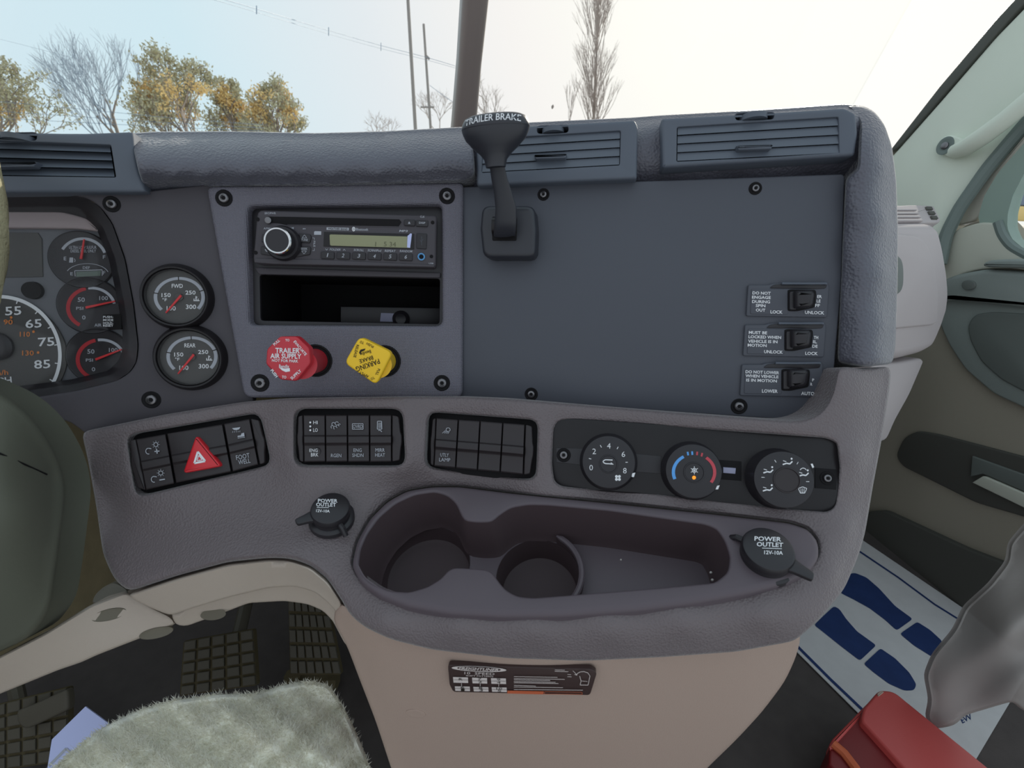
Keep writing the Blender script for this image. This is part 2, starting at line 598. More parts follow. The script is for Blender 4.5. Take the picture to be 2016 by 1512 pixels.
# ------------------------------------------------------------------ height-field body
def hf(name, outline, dfn, m, parent=None, holes=(), step=14, e=6, k=0.004, back=0.03, hback=0.012, he=4, hk=0.004, bump=None, outsmooth=2, backv=None, **kw):
    if not callable(dfn):
        dfn = TPS(dfn)
    outer = ccw(resamp(outline, step, True, outsmooth))
    inner = inset(outer, e)
    loops = [(outer, inner, k, back)]
    for h in holes:
        ho = ccw(resamp(h, min(step, 8), True, 1))
        loops.append((ho, inset(ho, -he), hk, hback))
    xs = [p[0] for p in outer]; ys = [p[1] for p in outer]
    gx, gy = np.meshgrid(np.arange(min(xs), max(xs), step), np.arange(min(ys), max(ys), step))
    gx = gx.ravel(); gy = gy.ravel()
    keep = inside(gx, gy, inner)
    for lp in loops[1:]:
        keep &= ~inside(gx, gy, lp[1])
    bx = np.array([p for lp in loops for p in lp[1]])
    dist = np.full(gx.shape, 1e9)
    fine = []
    for lp in loops:
        l_ = lp[1]
        for i in range(len(l_)):
            (xa, ya), (xb, yb) = l_[i], l_[(i + 1) % len(l_)]
            fine += [(xa + (xb - xa) * t, ya + (yb - ya) * t) for t in (0, 0.25, 0.5, 0.75)]
    for q in fine:
        dist = np.minimum(dist, (gx - q[0]) ** 2 + (gy - q[1]) ** 2)
    keep &= dist > (0.55 * step) ** 2
    pts = [tuple(q) for q in bx]
    edges = []
    o = 0
    for lp in loops:
        n = len(lp[1])
        edges += [(o + i, o + (i + 1) % n) for i in range(n)]
        o += n
    pts += list(zip(gx[keep], gy[keep]))
    res = delaunay_2d_cdt([V(p) for p in pts], edges, [], 0, 1e-4)
    ov, of, orig = res[0], res[2], res[3]
    mp = {}
    for i, l in enumerate(orig):
        for q in l:
            mp[q] = i
    X = np.array([v.x for v in ov]); Y = np.array([v.y for v in ov])
    D = dfn(X, Y)
    if bump is not None:
        D = D + bump(X, Y)
    tri = np.array([f for f in of])
    cx = X[tri].mean(1); cy = Y[tri].mean(1)
    ok = inside(cx, cy, inner)
    for lp in loops[1:]:
        ok &= ~inside(cx, cy, lp[1])
    tri = tri[ok]
    vs = [W(x, y, d) for x, y, d in zip(X, Y, D)]
    fs = []
    for a, b, c in tri:
        ar = (X[b] - X[a]) * (Y[c] - Y[a]) - (X[c] - X[a]) * (Y[b] - Y[a])
        fs.append((int(a), int(b), int(c)) if ar < 0 else (int(a), int(c), int(b)))
    o = 0
    for li, (po, pi, kk, bk) in enumerate(loops):
        n = len(pi)
        prev = [mp[o + i] for i in range(n)]
        d0 = [D[q] for q in prev]
        for f, g in ((0.5, 0.13), (0.85, 0.5), (1.0, 1.0)):
            cur = []
            for i in range(n):
                x = pi[i][0] + (po[i][0] - pi[i][0]) * f
                y = pi[i][1] + (po[i][1] - pi[i][1]) * f
                vs.append(W(x, y, d0[i] + kk * g)); cur.append(len(vs) - 1)
            for i in range(n):
                j = (i + 1) % n
                fs.append((prev[j], cur[j], cur[i], prev[i]) if li == 0 else (prev[i], cur[i], cur[j], prev[j]))
            prev = cur
        cur = []
        for i in range(n):
            vs.append(vs[prev[i]] + (fw * bk if backv is None or li else backv * bk)); cur.append(len(vs) - 1)
        for i in range(n):
            j = (i + 1) % n
            fs.append((prev[j], cur[j], cur[i], prev[i]) if li == 0 else (prev[i], cur[i], cur[j], prev[j]))
        o += n
    return mk(name, vs, fs, m, parent, sharp=50, **kw)

# ------------------------------------------------------------------ flat print
_TC = {}
def textmesh(s, bold):
    key = (s, bold)
    if key in _TC:
        return _TC[key]
    c = bpy.data.curves.new('t', 'FONT')
    c.body = s
    c.resolution_u = 2
    c.offset = bold
    o = bpy.data.objects.new('t', c)
    me = o.to_mesh()
    vs = [(v.co.x, v.co.y) for v in me.vertices]
    fs = [tuple(p.vertices) for p in me.polygons]
    o.to_mesh_clear()
    bpy.data.objects.remove(o)
    bpy.data.curves.remove(c)
    xs = [v[0] for v in vs]; ys = [v[1] for v in vs]
    x0, x1, y0, y1 = min(xs), max(xs), min(ys), max(ys)
    vs = [((x - x0) / (x1 - x0) - 0.5, (y - y0) / (y1 - y0) - 0.5) for x, y in vs]
    _TC[key] = (vs, fs)
    return _TC[key]

class Print:
    """print on a frame; coordinates are photo pixels, or zoomed-crop pixels via z=(scale, ox, oy)"""
    def __init__(s, fr, h=0.0003, z=None):
        s.fr, s.h = fr, h
        s.z = z or (1.0, 0.0, 0.0)
        s.g = Geo()
    def p(s, x, y):
        return s.fr.pw(x / s.z[0] + s.z[1], y / s.z[0] + s.z[2], s.h)
    def text(s, t, cx, cy, w, h, rot=0, bold=0.012, shear=0.0):
        vs, fs = textmesh(t, bold)
        c, q = math.cos(R(rot)), math.sin(R(rot))
        out = []
        for x, y in vs:
            X, Y = x * w + shear * y * h, y * h
            out.append(s.p(cx + X * c + Y * q, cy + X * q - Y * c))
        s.g.add(out, fs)
        return s
    def poly(s, pts):
        s.g.add([s.p(*q) for q in pts], [tuple(range(len(pts)))])
        return s
    def line(s, pts, w=1.5):
        for (x0, y0), (x1, y1) in zip(pts, pts[1:]):
            L = math.hypot(x1 - x0, y1 - y0) or 1
            nx, ny = -(y1 - y0) / L * w / 2, (x1 - x0) / L * w / 2
            s.poly([(x0 + nx, y0 + ny), (x1 + nx, y1 + ny), (x1 - nx, y1 - ny), (x0 - nx, y0 - ny)])
        return s
    def loop(s, pts, w=1.5):
        return s.line(list(pts) + [pts[0]], w)
    def arc(s, cx, cy, rx, ry, a0, a1, w, n=24):
        vs = []; fs = []
        for i in range(n + 1):
            a = R(a0 + (a1 - a0) * i / n)
            for f in (-0.5, 0.5):
                vs.append(s.p(cx + (rx + w * f) * math.cos(a), cy - (ry + w * f * ry / rx) * math.sin(a)))
        for i in range(n):
            fs.append((2 * i, 2 * i + 1, 2 * i + 3, 2 * i + 2))
        s.g.add(vs, fs)
        return s
    def disc(s, cx, cy, rx, ry=None, n=16):
        ry = ry or rx
        return s.poly([(cx + rx * math.cos(2 * math.pi * i / n), cy + ry * math.sin(2 * math.pi * i / n)) for i in range(n)])
    def build(s, m, parent, name='lettering', **kw):
        return s.g.build(name, m, parent, sharp=None, **kw)

def ell(cx, cy, rx, ry, n=32, rot=0):
    c, q = math.cos(R(rot)), math.sin(R(rot))
    out = []
    for i in range(n):
        a = 2 * math.pi * i / n
        x, y = rx * math.cos(a), ry * math.sin(a)
        out.append((cx + x * c - y * q, cy + x * q + y * c))
    return out

def screw(fr, px, py, rpx, parent, h=0.0):
    r = fr.size(px, py, rpx, h)
    k = Geo().lathe(fr, px, py, [(r, h - 0.002), (r, h + 0.0002), (r * 0.93, h + 0.0007), (r * 0.84, h + 0.0006), (r * 0.74, h + 0.0002)], 24, h).build('screw_recess', M['deep'], parent)
    g = Geo()
    g.lathe(fr, px, py, [(r * 0.58, h), (r * 0.58, h + 0.0011), (r * 0.5, h + 0.0019), (r * 0.3, h + 0.0023), (r * 0.27, h + 0.0012)], 18, h)
    g.build('screw_head', M['steel'], k)
    Geo().lathe(fr, px, py, [(r * 0.26, h + 0.00125), (r * 0.24, h + 0.0013)], 6, h).build('hex_socket', M['deep'], k)

# ------------------------------------------------------------------ main frames of the dash
FG = FP(440, 600, 0.476, 15, -7)       # gauge panel
FRD = FP(680, 560, 0.482, 7, -7)       # radio plate
FB = FP(920, 560, 0.500, -10, -7)      # control panel facing the driver
L1 = FP(390, 893, 0.462, 11, 8)
L2 = FP(690, 862, 0.470, 1, 8)
L3 = FP(950, 880, 0.468, -9, 8)
L4 = FP(1370, 920, 0.438, -10, 8)
FT = FP(1100, 985, 0.452, -8, 50)      # cup holder tray

#==STRUCTURE==
# ------------------------------------------------------------------ setting: ground, floor, walls, windshield
gz = -1.3
FZ = 0.33
mk('ground', [(-80, -20, gz), (120, -20, gz), (120, 160, gz), (-80, 160, gz)], [(0, 1, 2, 3)], M['ground'], kind='structure', base=V((0, 0, gz)))
def wbox(x0, x1, y0, y1, z0, z1):
    return ([(x0, y0, z0), (x1, y0, z0), (x1, y1, z0), (x0, y1, z0), (x0, y0, z1), (x1, y0, z1), (x1, y1, z1), (x0, y1, z1)],
            [(3, 2, 1, 0), (4, 5, 6, 7), (0, 1, 5, 4), (1, 2, 6, 5), (2, 3, 7, 6), (3, 0, 4, 7)])
v_, f_ = wbox(-1.3, 1.03, -0.4, 1.5, FZ - 0.05, FZ)
mk('floor', v_, f_, M['floor'], kind='structure', base=V((0, 0, FZ)))
v_, f_ = wbox(-1.30, -1.22, -0.4, 1.30, 0, 0.95)
mk('wall_left', v_, f_, M['dark'], kind='structure', base=V((-1.26, 0.5, 0)))
v_, f_ = wbox(-1.3, 1.02, 1.30, 1.36, 0, 1.22)
mk('wall_front', v_, f_, M['dark'], kind='structure', base=V((0, 1.33, 0)))

v_, f_ = wbox(1.03, 1.08, 0.92, 1.42, FZ, 1.19)  # filler wall added to stop sunlight leaking in past the door
mk('wall_right_filler', v_, f_, M['doorlo'], kind='structure', base=V((1.05, 1.2, FZ)))

# windshield: two panes with a rubber post between
FW = Fr(V((0, 1.38, 1.20)), V((1, 0, 0)), V((0, -0.42, 0.9)))
pb = FW.loc(915, 262)[0]
for i, (a0, a1) in enumerate(((-1.15, pb - 0.01), (pb + 0.01, 1.06))):
    Geo().box(FW, a0, a1, -0.02, 1.0, -0.003, 0.003, 0).build('window_%d' % (i + 1), M['glass'], kind='structure', base=FW.mat(), sharp=None)
g = Geo()
g.slab(FW, [(884, 330), (933, 330), (938, 270), (950, 130), (972, -60), (1000, -330), (940, -330), (915, -60), (903, 130), (891, 270)], -0.03, 0.03, 0.018, seg=5)
g.build('trim_1', M['post'], kind='structure', base=FW.mat(915, 262))

# ------------------------------------------------------------------ passenger door and pillar
XD = 1.0
FD = Fr(V((XD, 1.0, 0.6)), V((0, -1, 0)), V((0, 0, 1)))     # door skin, seen from inside the cab
def door_plate(name, pts, h0, h1, m, parent=None, b=0.004, rs=8, sm=2, **kw):
    return Geo().slab(FD, resamp(pts, rs, True, sm), h0, h1, b).build(name, m, parent, base=None if parent else FD.mat(*pts[0]), **kw)

WIN = [(2060, 300), (2016, 342), (1994, 385), (1984, 420), (1983, 448), (1992, 470), (2016, 490), (2060, 512)]
door = door_plate('door_1', [(1700, 700), (1800, 560), (1862, 470), (1905, 440), (1950, 430), (1968, 448), (1986, 478), (2016, 498), (2120, 530), (2120, 1320), (1640, 1120)], -0.06, -0.004, M['doorlo'], kind='structure', sm=1)
door_plate('upper_panel', [(1846, 560), (1858, 500), (1880, 452), (1930, 437), (1962, 440), (1976, 472), (2016, 503), (2090, 522), (2090, 545), (1990, 528), (1930, 530), (1890, 540), (1850, 575)], -0.01, 0.012, M['doorup'], door)
door_plate('bolster', [(1835, 560), (1876, 541), (1935, 530), (2090, 540), (2090, 615), (1955, 600), (1868, 590), (1838, 600)], -0.01, 0.022, M['doorbol'], door, b=0.01)
door_plate('bolster_ledge', [(1930, 520), (1945, 512), (2000, 510), (2090, 515), (2090, 530), (1930, 526)], 0.0, 0.03, M['doorbol'], door, b=0.005)
door_plate('bolster_button', ell(1906, 561, 14, 10), 0.02, 0.026, M['doorpk'], door, b=0.001, rs=3)
door_plate('pocket_rim', [(1838, 575), (1868, 575), (1955, 585), (2090, 595), (2090, 850), (2016, 803), (1955, 775), (1900, 728), (1868, 680), (1850, 640)], -0.01, 0.008, M['doorbol'], door)
door_plate('pocket', [(1903, 640), (1918, 618), (1955, 614), (2090, 622), (2090, 800), (2016, 772), (1970, 748), (1930, 712), (1908, 670)], 0.0, 0.012, M['doorpk'], door)
door_plate('armrest_slot', [(1762, 898), (1778, 862), (1805, 848), (1850, 856), (2016, 900), (2090, 920), (2090, 1040), (1920, 990), (1830, 945), (1775, 918)], -0.01, 0.003, M['doorslot'], door)
door_plate('slot_ledge', [(1913, 950), (1935, 937), (2016, 972), (2090, 1006), (2090, 1032), (2016, 1000)], 0.0, 0.012, M['doorup'], door, b=0.002, sm=0)
door_plate('slot_panel', [(1910, 938), (1913, 898), (2016, 935), (2090, 960), (2090, 1000), (2016, 968), (1935, 933)], 0.0, 0.008, M['doorpk'], door, b=0.002, sm=0)
door_plate('kick_panel', [(1680, 1010), (1740, 1005), (1900, 1080), (2016, 1125), (2120, 1180), (2120, 1330), (1650, 1120)], -0.01, 0.01, M['doorslot'], door, sm=1)
# window frame parts
win = thing('door_window', 'curved side window of the passenger door in a grey green surround', 'window', FD.mat(1960, 440))
def strip(name, A_, B_, h0, h1, m, parent, n=40):
    def rs(p):
        q = resamp(p, 2, False, 1)
        return [q[int(i * (len(q) - 1) / (n - 1))] for i in range(n)]
    A_, B_ = rs(A_), rs(B_)
    vs = [FD.pw(*q, h1) for q in A_] + [FD.pw(*q, h1) for q in B_]
    vs += [v - FD.N * (h1 - h0) for v in vs]
    fs = []
    for i in range(n - 1):
        fs += [(i, i + 1, n + i + 1, n + i), (2 * n + i, 3 * n + i, 3 * n + i + 1, 2 * n + i + 1), (i, 2 * n + i, 2 * n + i + 1, i + 1), (n + i, n + i + 1, 3 * n + i + 1, 3 * n + i)]
    return mk(name, vs, fs, m, parent)
strip('window_surround', [(2070, 225), (2016, 282), (1965, 340), (1938, 385), (1926, 425), (1930, 450), (1960, 476), (2010, 508), (2060, 530)], WIN, -0.02, 0.004, M['doorgr'], win)
door_plate('frame_strip', [(1874, 447), (1900, 400), (1950, 340), (2016, 265), (2070, 205), (2075, 228), (2016, 288), (1966, 340), (1938, 385), (1928, 425), (1915, 436)], -0.03, -0.012, M['doorf'], win, sm=1)
g = Geo()
g.tube([FD.pw(x, y, 0.006) for x, y in resamp([(1965, 437), (1972, 462), (1990, 486), (2030, 508), (2090, 520)], 8, False)], 0.008, 8)
g.build('lower_seal', M['seal'], win)
Geo().slab(FD, WIN, -0.012, -0.009, 0).build('window_pane', M['glass'], win, sharp=None)

FP_ = Fr(V((XD - 0.02, 1.0, 1.2)), V((0.12, -1, 0)), V((0.1, 0.25, 1)))
ap = thing('pillar_trim', 'pale green grey trim panel beside the windshield with a grab handle', 'trim', FP_.mat(1830, 380))
Geo().slab(FP_, resamp([(1742, 322), (1850, 200), (1960, 72), (2060, -30), (2200, -60), (2120, 140), (2016, 235), (1940, 325), (1885, 405), (1858, 465), (1850, 520), (1738, 520)], 12, True, 1), -0.03, 0, 0.006).build('panel', M['pillar'], ap)
Geo().slab(FP_, resamp([(1745, 305), (1768, 290), (1860, 183), (1980, 46), (2060, -42), (2052, -60), (1960, 40), (1850, 170)], 12, True, 0), -0.02, 0.004, 0.002).build('edge_strip', M['frit'], ap)
Geo().tube([FP_.pw(x, y, 0.0) for x, y in resamp([(1850, 520), (1862, 462), (1890, 408), (1945, 330), (2020, 242), (2100, 160)], 12, False)], 0.012, 10).build('seal_strip', M['seal'], ap)
gh = thing('grab_handle', 'moulded grab handle with oval screw boss rising along the pillar trim', 'handle', FP_.mat(1862, 286))
FH = FP_
Geo().slab(FH, resamp([(1838, 290), (1852, 272), (1868, 264), (1890, 270), (1905, 280), (1890, 300), (1872, 312), (1850, 302)], 5), 0, 0.012, 0.004).build('boss', M['pillar'], gh)
Geo().lathe(FH, 1861, 287, [(0.016, 0.011), (0.016, 0.013), (0.012, 0.0135), (0.010, 0.0125)], 24, 0.012, 1, 1.1).build('screw_ring', M['seal'], gh)
Geo().lathe(FH, 1861, 287, [(0.007, 0.012), (0.007, 0.015), (0.004, 0.016)], 16, 0.012).build('screw', M['steel'], gh)
Geo().tube([FH.pw(1880, 298, 0.012), FH.pw(1905, 288, 0.028), FH.pw(1940, 265, 0.036), FH.pw(1980, 235, 0.038), FH.pw(2040, 185, 0.038), FH.pw(2120, 120, 0.03)], [0.014, 0.017, 0.017, 0.016, 0.016, 0.016], 12).build('bar', M['pillar'], gh)

# ------------------------------------------------------------------ passenger side dash with glove box
FGL = FP(1820, 600, 0.80, 38, -14)
pd = thing('passenger_dash', 'grey passenger side dash end with glove box door and small vent beyond the console', 'dashboard', FGL.mat(1830, 750))
def gl(name, pts, h0, h1, m, b=0.006, rs=7, sm=2):
    return Geo().slab(FGL, resamp(pts, rs, True, sm), h0, h1, b).build(name, m, pd)
gl('body', [(1735, 440), (1762, 438), (1852, 438), (1862, 480), (1870, 530), (1873, 570), (1868, 610), (1855, 650), (1838, 690), (1822, 698), (1770, 712), (1720, 716)], -0.42, 0, M['glove'], 0.02)
gl('lower_cover', [(1720, 716), (1770, 714), (1822, 704), (1815, 722), (1790, 780), (1762, 830), (1745, 870), (1700, 876)], -0.40, -0.012, M['glove'], 0.006)
gl('glove_box_door', [(1742, 460), (1770, 460), (1812, 464), (1828, 480), (1840, 520), (1848, 575), (1845, 640), (1742, 650)], -0.01, 0.004, M['glove'], 0.004)
gl('door_latch', [(1766, 500), (1776, 505), (1780, 525), (1780, 560), (1774, 578), (1760, 585), (1760, 500)], 0.0, 0.006, M['doorpk'], 0.003)
FGV = FP(1815, 420, 0.82, 30, 35)
Geo().slab(FGV, resamp([(1740, 404), (1800, 402), (1838, 404), (1855, 437), (1740, 440)], 6, True, 1), -0.05, 0, 0.004).build('top_vent', M['glove'], pd)
for i in range(4):
    y = 409 + i * 7
    Geo().slab(FGV, [(1745, y), (1802 + i * 4, y), (1806 + i * 4, y + 4.5), (1745, y + 4.5)], 0.0, 0.005, 0.001).build('vent_slat', M['glove'], pd)
for i in range(3):
    y = 406 + i * 9
    Geo().slab(FGV, [(1824 + i * 5, y), (1834 + i * 5, y), (1838 + i * 5, y + 6), (1827 + i * 5, y + 6)], 0.0, 0.003, 0.0008).build('side_slot', M['doorslot'], pd)

# ------------------------------------------------------------------ dashboard body
TRAY = [(690, 1110), (700, 1065), (725, 1020), (760, 985), (800, 963), (850, 955), (905, 955), (1000, 967), (1200, 987), (1400, 1008), (1555, 1026), (1592, 1038), (1613, 1062), (1616, 1092),
        (1600, 1118), (1555, 1143), (1480, 1164), (1380, 1183), (1250, 1200), (1100, 1211), (980, 1212), (880, 1206), (800, 1192), (745, 1172), (708, 1145)]
B1 = rnd_poly(Z([(425, 375), (1440, 205), (1530, 600), (500, 845)], 3.877, 140, 760), 16)
B2 = rnd_poly(Z([(75, 92), (868, 92), (890, 515), (75, 515)], 3.733, 560, 780), 18)
B3 = rnd_poly(Z([(1055, 115), (1865, 175), (1850, 620), (1030, 520)], 3.733, 560, 780), 16)
HV = Z([(95, 200), (120, 155), (180, 147), (1000, 203), (1780, 258), (1850, 290), (1868, 440), (1850, 600), (1835, 690), (1790, 720), (1400, 682), (600, 592), (140, 562), (98, 530), (84, 420)], 3.15, 1060, 780)

ctrl = []
def smp(fr, pts, dh=0.0):
    for x, y in pts:
        ctrl.append((x, y, fr.d(x, y) + dh))
smp(L1, [(255, 862), (380, 838), (520, 812), (535, 915), (400, 945), (275, 975), (390, 893)])
smp(L2, [(585, 800), (690, 800), (795, 800), (795, 918), (690, 918), (585, 918)])
smp(L3, [(845, 812), (1055, 825), (1055, 945), (840, 920)])
smp(L4, [(1090, 828), (1370, 845), (1650, 860), (1645, 1005), (1370, 985), (1150, 965), (1370, 915)])
smp(FT, inset(ccw(TRAY), 2)[::1], 0.003)
smp(FT, [q for q in inset(ccw(TRAY), -9) if q[1] > 1110], 0.0035)
ctrl += [(165, 850, L1.d(165, 850) + 0.004), (195, 1000, 0.452), (205, 1090, 0.44), (250, 1160, 0.428), (350, 1132, 0.424), (450, 1104, 0.422), (570, 1096, 0.42), (645, 1005, 0.452),
         (400, 1030, 0.446), (545, 1035, 0.444), (300, 1050, 0.444), (630, 1130, 0.418), (675, 1190, 0.405)]
for x in (760, 900, 1050, 1200, 1350, 1500):
    yb = 1212 - 14 * ((x - 1050) / 300) ** 2
    d0 = FT.d(x, yb)
    ctrl += [(x, yb + 34, d0 - 0.004), (x, yb + 80, d0 + 0.006)]
ctrl += [(1690, 760, L4.d(1690, 760) + 0.004), (1740, 760, L4.d(1740, 760) + 0.028), (1690, 900, L4.d(1690, 900) + 0.004), (1722, 900, L4.d(1722, 900) + 0.022),
         (1670, 1040, L4.d(1670, 1040) - 0.002), (1696, 1040, L4.d(1696, 1040) + 0.012), (1640, 1130, FT.d(1640, 1130) + 0.006), (1665, 1140, FT.d(1665, 1140) + 0.02), (1590, 1220, FT.d(1590, 1220) + 0.016)]
BODY = TPS(ctrl)
dash = thing('dashboard', 'dark grey moulded truck dashboard wrapping from the driver side to the passenger side', 'dashboard', W(1000, 1250, 0.40))
body_out = [(160, 850), (330, 815), (480, 791), (560, 784), (800, 781), (912, 781), (1000, 785), (1330, 812), (1540, 828), (1572, 829), (1602, 822), (1624, 804), (1638, 776), (1645, 745), (1648, 720), (1700, 727), (1755, 720),
            (1752, 760), (1742, 830), (1733, 880), (1718, 960), (1703, 1050), (1690, 1095), (1662, 1160), (1615, 1218), (1565, 1262), (1450, 1283), (1300, 1294), (1150, 1301), (1000, 1296), (850, 1279),
            (770, 1259), (720, 1236), (690, 1212), (672, 1180), (645, 1140), (610, 1112), (570, 1099), (530, 1098), (450, 1106), (350, 1133), (252, 1165), (225, 1140), (203, 1092), (190, 1000), (172, 900)]
hf('lower_fascia', body_out, BODY, M['fascia'], dash, holes=[inset(ccw(TRAY), 2), B1, B2, B3, HV], step=11, e=8, k=0.006, back=0.05, he=5, hk=0.005, hback=0.014)

# padded brow between the vents
def pad_d(y, base):
    prof = [(250, 0.030), (262, 0.010), (278, -0.006), (305, -0.020), (330, -0.022), (348, -0.016), (360, 0.0), (376, 0.014)]
    return [(yy, base + o) for yy, o in prof]
pc = []
for x, fr in ((262, FG), (340, FG), (400, FG), (480, None), (560, FRD), (650, FRD), (740, FRD), (830, FRD), (925, FRD)):
    b0_ = fr.d(x, 370) if fr else 0.5 * (FG.d(400, 370) + FRD.d(560, 370))
    for yy, dd in pad_d(0, b0_):
        pc.append((x, yy + (4 if x < 700 else 4 - 8 * (x - 700) / 225), dd))
hf('padded_brow', [(258, 262), (300, 259), (450, 258), (620, 262), (760, 258), (925, 249), (932, 300), (934, 345), (918, 356), (700, 362), (420, 368), (400, 374), (286, 378), (272, 335), (262, 290)], pc, M['pad'], dash, step=9, e=5, k=0.006, back=0.05, outsmooth=1)
# housing band that carries the two passenger facing vents
hc = []
for x in (930, 1050, 1180, 1300, 1450, 1600, 1690):
    yt = 250 - 43 * (x - 930) / 760
    for oy, o in ((-4, 0.030), (6, 0.010), (18, 0.0), (60, -0.004), (100, -0.002), (125, 0.010)):
        hc.append((x, yt + oy, FB.d(x, yt + oy) + o + 0.006))
hf('vent_band', [(926, 251), (1040, 241), (1250, 231), (1300, 227), (1500, 216), (1660, 205), (1700, 208), (1700, 330), (1666, 348), (1460, 354), (1250, 364), (1040, 370), (928, 374)], hc, M['pad'], dash, step=9, e=4, k=0.004, back=0.05, outsmooth=1)
# padded end roll
rc = []
for y in (205, 260, 330, 430, 540, 640, 720):
    for x, o in ((1640, 0.0), (1664, -0.006), (1692, -0.014), (1722, -0.012), (1745, 0.0), (1762, 0.026)):
        rc.append((x, y, FB.d(x, max(y, 240)) + o + (0.03 if y == 205 else 0.006 if y == 260 else 0)))
hf('end_roll', [(1664, 206), (1698, 207), (1722, 219), (1742, 246), (1756, 288), (1764, 350), (1768, 450), (1767, 560), (1763, 680), (1757, 716), (1700, 723), (1648, 714), (1652, 600), (1659, 450), (1664, 350), (1688, 332), (1692, 240)], rc, M['pad'], dash, step=9, e=6, k=0.02, back=0.10, outsmooth=1)
# top deck running forward to the windshield
edge = [(-330, 262, FG.d(-330, 300) + 0.05), (258, 264, FG.d(258, 300) + 0.05), (620, 266, FRD.d(620, 300) + 0.06), (925, 254, FRD.d(925, 300) + 0.05), (1300, 234, FB.d(1300, 300) + 0.04), (1690, 213, FB.d(1690, 300) + 0.05), (1740, 262, FB.d(1740, 300) + 0.06)]
tv = [W(*q) for q in edge]
n = len(tv)
zt = min(v.z for v in tv) - 0.006
tv2 = [V((v.x, v.y, min(v.z, zt + 0.03))) for v in tv] + [V((v.x * 1.0, 1.30, min(v.z - 0.004, 1.235))) for v in tv]
tv3 = [v - V((0, 0, 0.02)) for v in tv2]
fs = []
for i in range(n - 1):
    fs += [(i, i + 1, n + i + 1, n + i), (2 * n + i, 3 * n + i, 3 * n + i + 1, 2 * n + i + 1)]
mk('top_deck', tv2 + tv3, fs, M['pad'], dash)

# ------------------------------------------------------------------ gauge panel
CL_OUT = [(-370, 384), (140, 384), (172, 391), (197, 408), (220, 440), (245, 510), (262, 600), (271, 680), (268, 712), (255, 733), (230, 749), (150, 769), (0, 792), (-370, 801)]
gp = thing('gauge_panel', 'flat dark panel left of the radio plate carrying the two round axle gauges', 'panel', FG.mat(300, 790))
Geo().slab(FG, resamp([(-430, 374), (290, 376), (440, 360), (446, 372), (500, 796), (480, 800), (330, 824), (170, 856), (158, 846), (140, 833), (112, 823), (60, 817), (0, 822), (-430, 836)], 10, True, 0), -0.012, 0, 0.0015,
           holes=[resamp(CL_OUT, 9, True, 1)], hb=0.003).build('panel_plate', M['gpanel'], gp)
screw(FG, 220, 402, 17, gp)
screw(FG, 298, 787, 18, gp)

# instrument cluster
cl = thing('instrument_cluster', 'driver instrument cluster with speedometer and small dials behind a clear lens', 'gauges', FG.mat(100, 780, -0.02))
CL_IN = [(-370, 420), (120, 420), (150, 424), (172, 434), (192, 455), (214, 510), (231, 590), (241, 650), (241, 690), (232, 712), (213, 730), (140, 747), (0, 765), (-370, 774)]
FGD = FG.off(-0.032)
a_ = resamp(CL_OUT, 9, True, 1)
def like(pts, n):
    p = resamp(pts, 3, True, 1)
    return [p[int(i * len(p) / n)] for i in range(n)]
na = 220
lo = [FG.pw(x, y, -0.002) for x, y in like(CL_OUT, na)]
lm = [FG.off(-0.02).pw(x, y) for x, y in like([((a[0] * 0.35 + b[0] * 0.65), (a[1] * 0.35 + b[1] * 0.65)) for a, b in zip(CL_OUT, CL_IN)], na)]
li = [FGD.pw(x, y, 0.004) for x, y in like(CL_IN, na)]
fs = []
for r in range(2):
    for i in range(na):
        j = (i + 1) % na
        fs.append((r * na + j, r * na + i, (r + 1) * na + i, (r + 1) * na + j))
mk('hood', lo + lm + li, fs, M['black'], cl, sharp=60)
Geo().slab(FGD, [(-390, 395), (200, 400), (262, 500), (282, 700), (262, 775), (-390, 800)], -0.006, 0, 0.0005).build('dial_plate', M['dialp'], cl)
Geo().slab(FGD, resamp([(-380, 412), (120, 416), (172, 430), (200, 456), (150, 450), (60, 449), (-380, 449)], 8, True, 1), 0, 0.006, 0.002).build('upper_reflection', M['reflband'], cl)  # reflection along the top of the cluster, painted as a pale strip
Geo().slab(FGD, [(-380, 452), (74, 458), (82, 470), (84, 545), (-380, 552)], 0, 0.0012, 0.0005).build('display_window', M['dial'], cl)
zc = (3.15, 0, 360)
def subgauge(name, cx, cy, r):
    rr = FGD.size(cx, cy, r)
    o = Geo().lathe(FGD, cx, cy, [(rr, 0), (rr, 0.002), (rr * 0.97, 0.0028), (rr * 0.93, 0.0022)], 40).build(name, M['black'], cl)
    return o
def needle(fr, pts, h, parent, w=5, back=0.2):
    (x0, y0), (x1, y1) = pts
    L = math.hypot(x1 - x0, y1 - y0)
    nx, ny = -(y1 - y0) / L, (x1 - x0) / L
    bx, by = x0 - (x1 - x0) * back, y0 - (y1 - y0) * back
    g = Geo().slab(fr, [(bx + nx * w * .5, by + ny * w * .5), (x1 + nx * w * .28, y1 + ny * w * .28), (x1 - nx * w * .28, y1 - ny * w * .28), (bx - nx * w * .5, by - ny * w * .5)], h, h + 0.0012, 0.0003)
    return g.build('needle', M['needle'], parent)
HG = 0.0026
fg = subgauge('fuel_gauge', 163, 512, 60)
p = Print(FGD, HG); p.arc(163, 512, 46, 42, 150, 20, 6)
p.text('ULTRA LOW SULFUR', 163, 487, 54, 6); p.text('DIESEL FUEL ONLY', 164, 494, 50, 6)
p.text('E', 128, 509, 5, 7); p.text('F', 205, 506, 5, 7); p.text('E', 141, 539, 5, 6); p.text('F', 205, 537, 5, 7)
p.poly([(137, 507), (144, 507), (144, 517), (136, 517)]); p.line([(146, 509), (148, 512), (147, 516)], 1.2)
p.arc(172, 541, 42, 22, 160, 15, 1.6); p.text('DEF', 170, 527, 14, 5); p.line([(148, 544), (147, 533), (201, 531), (201, 543)], 1.4)
